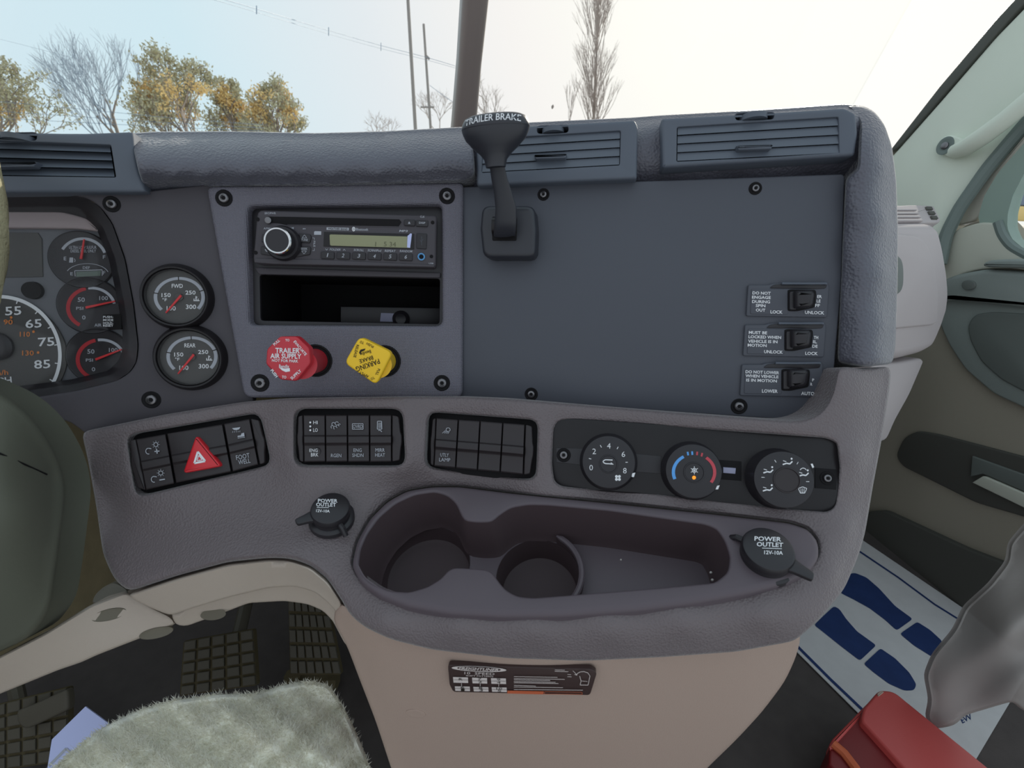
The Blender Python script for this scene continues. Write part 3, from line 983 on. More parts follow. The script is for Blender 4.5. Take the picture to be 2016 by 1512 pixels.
p.build(M['lgrey'], fg)
Print(FGD, HG).poly([(150, 535), (199, 533), (198, 543), (150, 545)]).build(M['lcdg'], fg, 'level_display')
needle(FGD, ((159, 508), (165, 471)), 0.004, fg, 5, 0.05)
for cx, cy, pv, tp, name in ((180, 602, (171, 605), (226, 593), 'air_pressure_gauge'), (198, 702, (190, 707), (239, 688), 'air_pressure_gauge')):
    ag = subgauge(name, cx, cy, 60)
    dx, dy = (pv[0] - 171, pv[1] - 605)
    p = Print(FGD, HG)
    p.arc(180 + dx, 606 + dy, 46, 39, 98, 12, 6)
    p.text('50', 160 + dx, 590 + dy, 14, 9); p.text('100', 204 + dx, 587 + dy, 17, 8); p.text('0', 165 + dx, 625 + dy, 7, 8); p.text('PSI', 157 + dx, 607 + dy, 14, 6)
    if dx == 0:
        p.text('AIR', 193, 640, 14, 6)
    p.build(M['lgrey'], ag)
    Print(FGD, HG).arc(180 + dx, 606 + dy, 46, 39, 240, 104, 8).build(M['redp'], ag, 'red_zone')
    needle(FGD, (pv, tp), 0.004, ag, 5, 0.05)
sg = Geo().lathe(FGD, -2, 695, [(FGD.size(0, 695, 122), 0), (FGD.size(0, 695, 122), 0.0018), (FGD.size(0, 695, 119), 0.002)], 64).build('speedometer', M['dial'], cl)
p = Print(FGD, HG)
p.arc(-2, 700, 120, 116, 213, -33, 7, 60)
for a in (208, 190, 170, 150, 130, 110, 91, 72, 50, 30, 11, -8, -26):
    p.line([(-2 + 111 * math.cos(R(a)), 700 - 107 * math.sin(R(a))), (-2 + 117 * math.cos(R(a)), 700 - 113 * math.sin(R(a)))], 2)
for s, x, y in (('55', 26, 612), ('65', 66, 637), ('75', 91, 673), ('85', 83, 717)):
    p.text(s, x, y, 32, 17, -3)
p.text('MPH', 2, 750, 42, 13, -6)
p.build(M['white'], sg)
p = Print(FGD, HG)
for s, x, y, w in (('90', 16, 634, 18), ('110', 49, 658, 20), ('130', 55, 695, 23)):
    p.text(s, x, y, w, 10)
for x, y in ((22, 625), (66, 653), (75, 694)):
    p.disc(x, y, 2.6)
p.text('km/h', -2, 734, 36, 10, -4)
p.build(M['orange'], sg, 'metric_lettering')
Geo().lathe(FGD, -8, 682, [(FGD.size(0, 682, 30), 0.002), (FGD.size(0, 682, 30), 0.005), (FGD.size(0, 682, 24), 0.008), (FGD.size(0, 682, 20), 0.0085)], 32, 0.004).build('hub', M['black'], sg)
Geo().lathe(FGD, 67, 572, [(FGD.size(67, 572, 19), 0), (FGD.size(67, 572, 18), 0.004), (FGD.size(67, 572, 12), 0.003)], 24).build('mode_button', M['deep'], cl)
tg = Geo().slab(FGD.off(0.006), [(202, 620), (238, 618), (240, 648), (216, 650), (203, 641)], -0.002, 0, 0.0005).build('mode_tab', M['deep'], cl)
p = Print(FGD.off(0.006), 0.0002)
for s, y, w in (('PUSH-', 624, 20), ('MODE', 630, 20), ('HOLD-', 636, 20), ('RESET', 641, 20)):
    p.text(s, 213, y, w, 4.4, 0, 0.02)
p.build(M['white'], tg)
Geo().slab(FG.off(-0.018), [(-385, 405), (196, 405), (262, 500), (280, 700), (250, 770), (-385, 795)], 0, 0.001, 0).build('clear_lens', M['lens'], cl, sharp=None)

# two axle temperature gauges
for nm, cx, cy, pv, tp, txt, lab in (('FWD', 351, 585, (353, 585), (326, 616), 'FWD', 'round axle temperature gauge marked FWD above its twin'), ('REAR', 377, 704, (378, 702), (350, 736), 'REAR', 'round axle temperature gauge marked REAR below its twin')):
    t = thing('axle_temperature_gauge', lab, 'gauge', FG.mat(cx, cy), 'axle temperature gauges')
    r = FG.size(cx, cy, 63)
    Geo().lathe(FG, cx, cy, [(r * 1.08, -0.001), (r * 1.08, 0.002), (r * 1.04, 0.004), (r * 1.0, 0.0078), (r * 0.96, 0.0092), (r * 0.91, 0.0088), (r * 0.89, 0.004)], 56, cap=False).build('bezel', M['gloss'], t)
    Geo().lathe(FG, cx, cy, [(r * 0.90, 0.003), (r * 0.895, 0.0070), (r * 0.875, 0.0076), (r * 0.86, 0.0035)], 56, cap=False).build('lens_ring', M['steel'], t)
    dl = Geo().lathe(FG, cx, cy, [(r * 0.90, 0.001), (r * 0.90, 0.0025)], 56).build('dial', M['dial'], t)
    x, y = pv
    p = Print(FG, 0.0028)
    p.arc(x, y, 47, 37, 222, -38, 7, 40)
    p.build(M['lgrey'], dl, 'scale_band')
    q = Print(FG, 0.0030)
    for a in (168, 92, 20):
        q.line([(x + 42 * math.cos(R(a)), y - 33 * math.sin(R(a))), (x + 52 * math.cos(R(a)), y - 41 * math.sin(R(a)))], 1.8)
    q.build(M['ink'], dl, 'scale_ticks')
    p = Print(FG, 0.0028)
    p.text(txt, x - 4, y - 22, 22, 8); p.text('150', x - 26, y - 4, 18, 8); p.text('250', x + 22, y - 9, 20, 8)
    p.text('300', x + 23, y + 19, 20, 9); p.text('100', x - 16, y + 22, 18, 9); p.text('°F', x - 29, y + 5, 9, 6)
    p.line([(x + 33, y - 2), (x + 33, y + 6)], 2); p.line([(x + 33, y), (x + 36, y)], 1.2); p.line([(x + 28, y + 7), (x + 40, y + 7)], 1.6); p.line([(x + 29, y + 3), (x + 29, y + 7)], 1.6); p.line([(x + 37, y + 3), (x + 37, y + 7)], 1.6)
    p.build(M['white'], dl)
    hub = Geo().lathe(FG, x, y, [(0.0035, 0.0025), (0.0035, 0.0042), (0.002, 0.0046)], 16, 0.003).build('hub', M['dial'], t)
    needle(FG, (pv, tp), 0.0046, t, 5, 0.12)
    Geo().lathe(FG, cx, cy, [(r * 0.88, 0.0066), (r * 0.88, 0.0069)], 48).build('clear_lens', M['lens'], t, sharp=None)

# ------------------------------------------------------------------ radio plate
rp = thing('radio_panel', 'crosshatched grey trapezoid plate around the radio and the open cubby', 'panel', FRD.mat(690, 780))
hole = rnd_poly([(486, 405), (870, 402), (871, 642), (490, 640)], [14, 10, 14, 12], 4)
Geo().slab(FRD, rnd_poly([(404, 366), (913, 358), (911, 784), (479, 784)], [14, 12, 16, 18], 5), -0.02, 0, 0.004, holes=[hole], hb=0.004).build('faceplate', M['weave'], rp)
for x, y, r in ((441, 390, 17), (880, 386, 16), (512, 754, 18), (870, 754, 16)):
    screw(FRD, x, y, r, rp)
FIN = FRD.off(-0.012)
Geo().slab(FIN, [(478, 396), (878, 394), (879, 650), (482, 648)], -0.004, 0, 0.0005, holes=[rnd_poly([(511, 541), (866, 549), (865, 638), (513, 631)], 6, 3)], hb=0.001).build('inner_frame', M['black'], rp)
# the cubby: an open box behind the frame
q = [FIN.loc(*z) for z in ((508, 538), (869, 546), (868, 641), (510, 634))]
vs = [FIN.w(a, b, 0.0) for a, b in q] + [FIN.w(a * 0.97, b, -0.13) for a, b in q]
cub = mk('cubby_box', vs, [(0, 1, 5, 4), (1, 2, 6, 5), (2, 3, 7, 6), (3, 0, 4, 7), (4, 5, 6, 7)], M['deep'], rp, sharp=None)
fb = FIN.off(-0.075)
Geo().slab(fb, [(670, 603), (868, 606), (868, 640), (670, 640)], -0.03, 0, 0.001).build('cubby_step', M['black'], rp)
Geo().slab(fb, [(750, 616), (782, 617), (783, 634), (748, 633)], 0, 0.001, 0.0003).build('silver_label', M['label'], rp)
Geo().lathe(fb, 790, 628, [(0.010, 0), (0.010, 0.004), (0.006, 0.007), (0.003, 0.006)], 24).build('bolt', M['black'], rp)
for bx_ in ((506, 528), (866, 538)):
    pass
Geo().slab(FIN, rnd_poly([(500, 526), (868, 537), (867, 547), (509, 540)], 3, 2), 0, 0.003, 0.001).build('divider_bar', M['gpanel'], rp)

# car radio
FR_ = FRD.off(0.004)
ra = thing('car_radio', 'black truck radio with chrome ringed volume knob above the empty cubby', 'radio', FR_.mat(680, 525))
Geo().slab(FR_, rnd_poly([(506, 413), (860, 424), (858, 527), (497, 519)], [12, 6, 6, 12], 4), -0.016, 0, 0.0025).build('face', M['gpanel'], ra)
zr = (5.04, 480, 380)
Geo().slab(FR_, rnd_poly(Z([(225, 232), (1545, 255), (1570, 290), (1540, 335), (430, 318), (345, 300), (225, 295)], *zr), 4, 3), -0.001, 0.0004, 0.0003).build('disc_slot', M['deep'], ra)
p = Print(FR_, 0.0006, zr); p.line([(520, 235), (1545, 258), (1570, 290), (1540, 335), (430, 316)], 6); p.build(M['gpanel'], ra, 'slot_rim')
Geo().slab(FR_, rnd_poly(Z([(110, 645), (760, 660), (1895, 712), (1890, 735), (300, 705), (100, 690)], *zr), 2, 2), -0.001, 0.0012, 0.0008).build('lower_rail', M['gpanel'], ra)
# display
Geo().slab(FR_, Z([(795, 385), (1690, 405), (1690, 560), (790, 530)], *zr), -0.001, 0.0005, 0.0003).build('display_bezel', M['gloss'], ra)
ds = Geo().slab(FR_, rnd_poly(Z([(850, 410), (1655, 432), (1650, 545), (855, 522)], *zr), 3, 3), 0, 0.0010, 0.0002).build('display', M['lcd'], ra)
p = Print(FR_, 0.0012, zr); p.text('5 34', 1450, 508, 120, 46, 2, 0); p.line([(1310, 485), (1306, 530)], 8); p.build(M['lcdink'], ds, 'display_digits')
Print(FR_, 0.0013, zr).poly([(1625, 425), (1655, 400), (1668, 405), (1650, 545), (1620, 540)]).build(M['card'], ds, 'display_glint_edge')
def rbtn(name, pts, h=0.0018):
    return Geo().slab(FR_, rnd_poly(Z(pts, *zr), 2, 2), -0.001, h, 0.0006).build(name, M['black'], ra)
for i in range(6):
    x = 765 + i * 155.5; y = 580 + i * 3.5
    b = rbtn('preset_button', [(x, y), (x + 132, y + 4), (x + 130, y + 76), (x - 2, y + 70)])
    Print(FR_, 0.0021, zr).text(str(i + 1), x + 66, y + 36, 24 if i else 9, 38, 2, 0.005, 0.2).build(M['lgrey'], b)
b = rbtn('eject_button', [(1592, 262), (1700, 265), (1697, 328), (1590, 322)]); Print(FR_, 0.0021, zr).poly([(1640, 282), (1653, 300), (1630, 300)]).line([(1630, 305), (1653, 305)], 4).build(M['lgrey'], b, 'symbol')
b = rbtn('display_button', [(1710, 268), (1830, 272), (1826, 334), (1708, 329)]); Print(FR_, 0.0021, zr).text('DISP', 1770, 296, 62, 20, 2).build(M['lgrey'], b)
b = rbtn('band_button', [(180, 405), (300, 410), (300, 490), (172, 486)]); Print(FR_, 0.0021, zr).text('BAND', 240, 440, 70, 22, 2).build(M['lgrey'], b)
b = rbtn('phone_button', [(168, 530), (290, 530), (345, 610), (335, 635), (165, 605)]); p = Print(FR_, 0.0021, zr); p.arc(240, 555, 26, 26, 180, 300, 9, 10); p.arc(240, 560, 16, 16, 0, 80, 4, 8); p.arc(240, 560, 26, 26, 0, 80, 4, 8); p.build(M['lgrey'], b, 'symbol')
b = rbtn('tune_button', [(545, 400), (660, 410), (668, 440), (655, 495), (555, 490)]); p = Print(FR_, 0.0021, zr); p.loop([(602, 415), (625, 445), (578, 445)], 4); p.text('TUNE', 602, 465, 66, 22, 2); p.build(M['lgrey'], b)
b = rbtn('seek_button', [(560, 530), (655, 528), (665, 545), (655, 610), (500, 640), (490, 630)]); p = Print(FR_, 0.0021, zr); p.loop([(597, 605), (622, 575), (574, 575)], 4); p.text('SEEK', 600, 553, 66, 22, 2); p.build(M['lgrey'], b)
b = rbtn('usb_cover', [(1716, 398), (1818, 404), (1812, 556), (1712, 550)], 0.0014)
p = Print(FR_, 0.0017, zr); p.line([(1765, 430), (1765, 520)], 5); p.line([(1748, 465), (1765, 490)], 4); p.line([(1782, 455), (1765, 478)], 4); p.build(M['panel'], b, 'symbol')
Geo().lathe(FR_, 1762 / 5.04 + 480, 634 / 5.04 + 380, [(0.0036, 0), (0.0036, 0.0016), (0.0028, 0.0018), (0.0022, 0.001)], 24, cap=False).build('jack_ring', M['cyan'], ra)
Geo().lathe(FR_, 1762 / 5.04 + 480, 634 / 5.04 + 380, [(0.0023, 0), (0.0023, 0.0006)], 20).build('jack_socket', M['deep'], ra)
for x, y in ((138, 261), (118, 592), (1874, 293), (1862, 630)):
    Geo().lathe(FR_, x / 5.04 + 480, y / 5.04 + 380, [(0.0018, -0.001), (0.0018, 0.0003), (0.0012, 0.0002)], 14).build('release_hole', M['deep'], ra)
Geo().lathe(FR_, 248 / 5.04 + 480, 275 / 5.04 + 380, [(0.0032, 0), (0.0030, 0.0025), (0.0018, 0.003)], 18).build('power_button', M['steel'], ra)
p = Print(FR_, 0.0004, zr)
p.text('SRC/PWR', 262, 201, 112, 20); p.text('CLK', 1772, 235, 46, 20, 2); p.text('APM/II/', 246, 352, 100, 20); p.poly([(302, 342), (314, 352), (302, 362)]); p.text('VOL/ALM', 430, 347, 130, 24, 2)
p.text('Bluetooth', 1172, 361, 120, 26, 2); p.text('MP3', 1585, 377, 82, 20, 2, 0.03, 0.3); p.text('FOLDER', 908, 561, 108, 22, 2, 0.01, 0.2)
p.line([(810, 552), (822, 568), (834, 552)], 4); p.line([(984, 572), (996, 556), (1008, 572)], 4)
p.text('SCROLL', 1142, 566, 100, 22, 2, 0.01, 0.2); p.text('SCAN/iPod', 1296, 570, 132, 24, 2, 0.01, 0.2); p.text('REPEAT', 1452, 575, 106, 22, 2, 0.01, 0.2); p.text('RANDOM', 1610, 577, 122, 22, 2, 0.01, 0.2)
p.text('PHONE', 246, 660, 80, 20); p.text('FILE', 700, 505, 60, 18, 90); p.line([(680, 445), (700, 445), (700, 465)], 4); p.line([(680, 572), (700, 572), (700, 548)], 4)
for x in (595, 610):
    p.poly([(x - 8, 348), (x + 6, 355), (x - 8, 362)]); p.poly([(x + 2, 658), (x - 12, 665), (x + 2, 672)])
p.poly([(822, 340), (1043, 346), (1041, 372), (820, 366)])
p.poly([(697, 385), (708, 378), (768, 380), (768, 415), (697, 415)])
p.text('USB', 1858, 698, 46, 14, 2)
p.build(M['lgrey'], ra)
Print(FR_, 0.0006, zr).text('WEATHER BAND', 932, 356, 196, 18, 2).build(M['ink'], ra, 'weather_lettering')
p = Print(FR_, 0.0005, zr); p.line([(1082, 350), (1098, 366), (1090, 374), (1090, 342), (1098, 350), (1082, 366)], 4); p.arc(1090, 358, 14, 19, 0, 360, 5, 20); p.build(M['white'], ra, 'bluetooth_mark')
kx, ky = 400 / 5.04 + 480, 505 / 5.04 + 380
Geo().lathe(FR_, kx, ky, [(0.0165, 0), (0.0165, 0.004), (0.0150, 0.007)], 40).build('knob_base', M['black'], ra)
kn = Geo().lathe(FR_, kx, ky, [(0.0128, 0.006), (0.0122, 0.017), (0.0118, 0.0185)], 40).build('volume_knob', M['black'], ra)
Geo().lathe(FR_, kx, ky, [(0.0123, 0.0165), (0.0124, 0.0183), (0.0116, 0.0192), (0.0104, 0.0190), (0.0100, 0.0183)], 48, cap=False).build('chrome_ring', M['chrome'], kn)

# ------------------------------------------------------------------ air brake knobs
zk = (3.287, 400, 340)
FK = FRD.off(0.055)
rk = thing('trailer_air_knob', 'red octagonal push pull knob for the trailer air supply', 'knob', FRD.mat(624, 711))
Geo().lathe(FRD, 621, 710, [(0.0165, -0.001), (0.0165, 0.0006), (0.0150, 0.0012), (0.0142, 0.0004)], 36).build('base_ring', M['deep'], rk)
Geo().lathe(FRD, 621, 710, [(0.0120, 0.0), (0.0120, 0.036), (0.0138, 0.045)], 32).build('shaft', M['red'], rk)
OCT = Z([(493, 1060), (604, 1060), (686, 1136), (695, 1236), (604, 1350), (497, 1340), (403, 1238), (410, 1143)], *zk)
Geo().slab(FK, rnd_poly(OCT, 5, 3), -0.012, 0, 0.002).build('cap', M['red'], rk)
p = Print(FK, 0.0003, zk)
p.text('TRAILER', 546, 1151, 158, 33, 1, 0.02); p.text('AIR SUPPLY', 535, 1187, 200, 33, 1, 0.02); p.text('NOT FOR PARK', 530, 1217, 170, 18, 2, 0.015)
p.text('Bendix', 524, 1253, 66, 24, 1, 0.01); p.poly([(492, 1262), (530, 1268), (560, 1265), (562, 1285), (535, 1290), (512, 1280)])
p.text('PULL', 475, 1098, 48, 18, -42, 0.02); p.text('TO', 545, 1084, 26, 16, 0, 0.02); p.text('EVACUATE', 628, 1135, 118, 18, 50, 0.02)
p.text('PUSH', 460, 1298, 58, 20, 52, 0.02); p.text('TO', 524, 1323, 28, 19, 2, 0.02); p.text('SUPPLY', 600, 1306, 84, 20, -42, 0.02)
p.build(M['white'], rk)

yk = thing('parking_brake_knob', 'yellow diamond shaped push pull knob for the parking brake', 'knob', FRD.mat(757, 711))
Geo().lathe(FRD, 757, 711, [(0.0165, -0.001), (0.0165, 0.0006), (0.0150, 0.0012), (0.0142, 0.0004)], 36).build('base_ring', M['deep'], yk)
Geo().lathe(FRD, 757, 711, [(0.0115, 0.0), (0.0115, 0.036), (0.0128, 0.045)], 32).build('shaft', M['yellow'], yk)
SQ = Z([(1010, 1060), (1226, 1166), (1120, 1376), (912, 1232)], *zk)
Geo().slab(FK, rnd_poly(SQ, 12, 5), -0.012, 0, 0.002).build('cap', M['yellow'], yk)
p = Print(FK, 0.0003, zk)
p.text('PARKING', 1065, 1246, 160, 34, 160, 0.01); p.text('BRAKE', 1055, 1209, 92, 26, 163, 0.01); p.text('Bendix', 1052, 1166, 70, 22, 163, 0.01)
p.poly([(1008, 1165), (1018, 1145), (1050, 1138), (1045, 1150), (1022, 1160), (1020, 1180)])
p.text('PUSH', 1080, 1116, 50, 17, 208, 0.01); p.text('TO', 1027, 1098, 26, 17, 200, 0.01); p.text('RELEASE', 990, 1155, 84, 18, 104, 0.01)
p.text('PULL', 1130, 1290, 44, 18, 112, 0.01); p.text('TO', 1096, 1331, 24, 17, 150, 0.01); p.text('APPLY', 1040, 1307, 66, 20, 208, 0.01)
p.build(M['ink'], yk)

# ------------------------------------------------------------------ control panel facing the driver
cp = thing('control_panel', 'plain dark blank panel with three guarded switches in its lower corner', 'panel', FB.mat(1250, 800))
Geo().slab(FB, rnd_poly([(900, 368), (1250, 357), (1664, 342), (1657, 560), (1634, 832), (1330, 812), (1000, 787), (900, 782)], [2, 2, 10, 4, 62, 4, 4, 2], 6), -0.012, 0, 0.0015).build('panel_plate', M['panel'], cp)
for x, y, r in ((1070, 383, 12), (1487, 371, 13), (1046, 776, 13), (1455, 800, 16)):
    screw(FB, x, y, r, cp)

zs = (5.04, 1420, 520)
SW = [
    (0, 0, [(310, 0)], 'black guarded switch reading LOCK and UNLOCK with a spin out warning',
     [('DO NOT', 400, 288, 180, 30), ('ENGAGE', 398, 330, 186, 30), ('DURING', 395, 373, 178, 30), ('SPIN', 390, 412, 96, 30), ('OUT', 390, 456, 94, 30), ('LOCK', 548, 475, 120, 32), ('UNLOCK', 926, 481, 192, 32), ('ER', 975, 322, 46, 30), ('LE', 966, 366, 38, 30), ('FF', 955, 410, 46, 30)]),
    (-32, 395, [], 'black guarded switch reading UNLOCK then LOCK with a keep locked in motion warning',
     [('MUST BE', 364, 680, 182, 30), ('LOCKED WHEN', 432, 724, 324, 30), ('VEHICLE IS IN', 412, 767, 292, 30), ('MOTION', 356, 806, 188, 30), ('UNLOCK', 518, 871, 186, 32), ('LOCK', 895, 886, 124, 32), ('TH', 940, 728, 44, 30), ('IL', 930, 770, 40, 30), ('DE', 930, 815, 52, 30)]),
    (-62, 790, [], 'black guarded switch reading LOWER and AUTO with a do not lower warning',
     [('DO NOT LOWER', 408, 1073, 334, 30), ('WHEN VEHICLE', 404, 1113, 328, 30), ('IS IN MOTION', 400, 1155, 304, 30), ('LOWER', 482, 1260, 156, 34), ('AUTO', 858, 1284, 132, 34), ('P', 912, 1150, 20, 28), ('R', 894, 1192, 20, 28)]),
]
for dx, dy, _, lab, txt in SW:
    t = thing('guarded_switch', lab, 'switch', FB.mat(*Z([(660 + dx, 350 + dy)], *zs)[0]), 'guarded switches on the blank panel')
    def q(pts):
        return Z([(x + dx, y + dy) for x, y in pts], *zs)
    Geo().slab(FB, rnd_poly(q([(268, 208), (470, 207), (510, 192), (1052, 180), (1075, 214), (1052, 530), (248, 516)]), 4, 3), -0.001, 0.0025, 0.001).build('plate', M['panel'], t)
    Geo().slab(FB, rnd_poly(q([(480, 238), (520, 206), (610, 194), (1040, 186), (1052, 200), (1040, 240), (940, 246)]), 3, 2), 0.002, 0.0034, 0.0006).build('guard_recess', M['black'], t)
    Geo().tube([FB.pw(*z, 0.0045) for z in q([(600, 192), (800, 194), (1030, 192), (1046, 196)])], 0.0011, 8).build('guard_bar', M['vent'], t)
    Geo().slab(FB, rnd_poly(q([(300, 248), (660, 250), (660, 500), (290, 494)]), 2, 2), 0.002, 0.0032, 0.0004).build('legend_plate', M['panel'], t)
    Geo().slab(FB, rnd_poly(q([(662, 258), (690, 250), (940, 256), (945, 300), (930, 430), (752, 468), (662, 466)]), 4, 3), 0.002, 0.0034, 0.0005).build('toggle_well', M['deep'], t)
    Geo().slab(FB.off(0.013), rnd_poly(q([(746, 262), (920, 254), (944, 285), (925, 405), (890, 432), (746, 440)]), [4, 8, 10, 10, 6, 4], 4), -0.012, 0, 0.004).build('toggle', M['black'], t)
    Geo().slab(FB.off(0.006), rnd_poly(q([(680, 272), (750, 268), (748, 455), (678, 455)]), 3, 2), -0.004, 0, 0.001).build('toggle_foot', M['black'], t)
    p = Print(FB, 0.0036, zs)
    for s, x, y, w, h in txt:
        p.text(s, x, y, w, h, 1.5 if s not in ('IS IN MOTION', 'DO NOT LOWER', 'WHEN VEHICLE', 'UNLOCK', 'AUTO') else 2, 0.022)
    p.build(M['white'], t)

# trailer brake lever
tb = thing('trailer_brake_lever', 'black trailer brake hand lever with a wide mushroom grip', 'lever', FB.mat(1000, 505))
Geo().slab(FB.off(0.022), rnd_poly([(948, 404), (1052, 404), (1056, 450), (1054, 508), (950, 508), (944, 450)], [16, 16, 2, 18, 18, 2], 6), -0.024, 0, 0.005, seg=4).build('base_housing', M['lever'], tb)
Geo().slab(FB.off(0.0225), rnd_poly([(968, 428), (1018, 428), (1017, 474), (969, 474)], 3, 2), -0.004, 0, 0.0004).build('slot', M['deep'], tb)
FBo = FB.off(0.026)
Geo().tube([FBo.pw(971, 446, 0.004), FBo.pw(1014, 446, 0.004)], 0.009, 20).build('pivot_barrel', M['gloss'], tb)
# the arm: a flattened bar leaning out from the pivot, then the flared grip
def ring(c, ax, bx, ra_, rb_, n=28, ex=2.4):
    out = []
    for i in range(n):
        a = 2 * math.pi * i / n
        ca, sa = math.cos(a), math.sin(a)
        out.append(c + ax * (ra_ * math.copysign(abs(ca) ** (2 / ex), ca)) + bx * (rb_ * math.copysign(abs(sa) ** (2 / ex), sa)))
    return out
def loft(rings):
    n = len(rings[0])
    vs = [v for r in rings for v in r]
    fs = []
    for k in range(len(rings) - 1):
        for i in range(n):
            j = (i + 1) % n
            fs.append((k * n + i, k * n + j, (k + 1) * n + j, (k + 1) * n + i))
    fs.append(tuple(reversed(range(n))))
    fs.append(tuple((len(rings) - 1) * n + i for i in range(n)))
    return vs, fs
arm_ = [(993, 462, 0.452, 22, 8), (995, 440, 0.445, 22, 9), (996, 410, 0.438, 21, 9), (990, 380, 0.431, 18, 9), (983, 352, 0.424, 16, 9), (979, 330, 0.418, 15, 9), (977, 318, 0.414, 16, 9)]
rg = []
ax = FB.A
for x, y, d, wpx, tpx in arm_:
    bx2 = (up * 0.35 - fw).normalized()
    rg.append(ring(W(x, y, d), ax, bx2, wpx * d / FOC, tpx * d / FOC))
mk('arm', *loft(rg), M['lever'], tb, sharp=60)
# grip: stacked oval sections, axis leaning towards the driver
gax = (up * 0.97 - fw * 0.26).normalized()
gbx = gax.cross(ax).normalized()
if gbx.dot(fw) > 0:
    gbx = -gbx
gc = W(976, 322, 0.414)
secs = [(-0.003, 0.0085, 0.006), (0.003, 0.0098, 0.0070), (0.0075, 0.0135, 0.009), (0.0125, 0.0195, 0.012), (0.0185, 0.0255, 0.0155), (0.0235, 0.0280, 0.0170), (0.0262, 0.0288, 0.0176)]
mk('grip', *loft([ring(gc + gax * a, ax, gbx, b, c, 40, 2.2) for a, b, c in secs]), M['lever'], tb, sharp=60)
secs2 = [(0.0262, 0.0284, 0.0173), (0.0272, 0.0291, 0.0179), (0.0310, 0.0282, 0.0172), (0.0345, 0.0262, 0.0156), (0.0362, 0.0225, 0.0128), (0.0370, 0.014, 0.007)]
gcap = mk('grip_cap', *loft([ring(gc + gax * a, ax, gbx, b, c, 40, 2.2) for a, b, c in secs2]), M['lever'], tb, sharp=50)
tv_, tf_ = textmesh('TRAILER BRAKE', 0.008)
pv_ = []
for x, y in tv_:
    xx = x * 0.0470
    yy = y * 0.0052 + 0.0318 - 0.0012 * (2 * x) ** 2
    f_w = (yy - 0.0272) / 0.0073
    aa, bb = 0.0291 - 0.0029 * f_w, 0.0179 - 0.0023 * f_w
    fr_ = bb * max(0.0, 1 - abs(xx / aa) ** 2.2) ** (1 / 2.2)
    pv_.append(gc + gax * yy + ax * xx + gbx * (fr_ + 0.0005))
mk('lettering', pv_, tf_, M['white'], gcap, sharp=None)

# ------------------------------------------------------------------ air vents
def quadmap(q):
    (x0, y0), (x1, y1), (x2, y2), (x3, y3) = q
    def f(u, v):
        return (x0 * (1 - u) * (1 - v) + x1 * u * (1 - v) + x2 * u * v + x3 * (1 - u) * v, y0 * (1 - u) * (1 - v) + y1 * u * (1 - v) + y2 * u * v + y3 * (1 - u) * v)
    return f
def vent(fr, housing, op, slot, tab, label, tilt=0.006):
    t = thing('air_vent', label, 'vent', fr.mat(*op[3]), 'dash air vents')
    sl = rnd_poly([(slot[0] - slot[2] / 2, slot[1] + 1 - slot[3] / 2), (slot[0] + slot[2] / 2, slot[1] - 1 - slot[3] / 2), (slot[0] + slot[2] / 2, slot[1] - 1 + slot[3] / 2), (slot[0] - slot[2] / 2, slot[1] + 1 + slot[3] / 2)], slot[3] * 0.5, 3)
    Geo().slab(fr, housing, -0.02, 0, 0.003, holes=[rnd_poly(op, 3, 2), sl], hb=0.0008).build('housing', M['vent'], t)
    m = quadmap(op)
    bk = [fr.pw(*z, -0.016) for z in op]
    mk('duct', bk + [v - fr.N * 0.03 for v in bk], [(0, 1, 2, 3), (4, 5, 6, 7), (0, 1, 5, 4), (1, 2, 6, 5), (2, 3, 7, 6), (3, 0, 4, 7)], M['deep'], t, sharp=None)
    bs = [fr.pw(*z, -0.012) for z in sl]
    mk('wheel_well', bs, [tuple(range(len(bs)))], M['deep'], t, sharp=None)
    wc = fr.loc(slot[0], slot[1], 0.0)
    # control wheel: a thin disc standing edge-on in the slot
    g = Geo()
    r = fr.size(slot[0], slot[1], slot[2] * 0.36)
    vs = []; n = 24
    for i in range(n):
        a = math.pi * i / (n - 1)
        for bb in (-0.0022, 0.0022):
            vs.append(fr.w(wc[0] + r * math.cos(a), wc[1] + bb, -0.005 + r * 0.95 * math.sin(a)))
    fs = [(2 * i, 2 * i + 2, 2 * i + 3, 2 * i + 1) for i in range(n - 1)]
    fs.append(tuple(2 * i for i in range(n))); fs.append(tuple(reversed([2 * i + 1 for i in range(n)])))
    g.add(vs, fs); g.build('thumb_wheel', M['vent'], t)
    N = 4
    for i in range(N):
        v0, v1 = (i + 0.04) / N, (i + 0.93) / N
        a, b, c, d = m(0.004, v0), m(0.996, v0), m(0.996, v1), m(0.004, v1)
        fr1 = [fr.pw(*a, -tilt), fr.pw(*b, -tilt), fr.pw(*c, -0.0008), fr.pw(*d, -0.0008)]
        bk1 = [fr.pw(*a, -tilt - 0.003), fr.pw(*b, -tilt - 0.003), fr.pw(*c, -0.014), fr.pw(*d, -0.014)]
        mk('slat', fr1 + bk1, [(3, 2, 1, 0), (4, 5, 6, 7), (0, 1, 5, 4), (1, 2, 6, 5), (2, 3, 7, 6), (3, 0, 4, 7)], M['slat'], t, sharp=None)
    x, y, w = tab
    Geo().slab(fr.off(0.005), rnd_poly([(x - w / 2, y - 2), (x - w * 0.42, y + 1), (x + w * 0.42, y - 1), (x + w / 2, y - 5), (x + w * 0.46, y + 5), (x - w * 0.44, y + 7)], 2, 2), -0.008, 0, 0.0012).build('vane_tab', M['vent'], t)
    return t
FV1 = FG.off(0.010)
vent(FV1, resamp([(-340, 250), (150, 262), (261, 258), (265, 300), (272, 335), (287, 378), (-340, 381)], 12, True, 0), [(-320, 264), (218, 285), (228, 349), (-320, 341)], (30, 270, 84, 15), (-10, 323, 165), 'driver side air vent with open louvres beside the padded brow', 0.008)
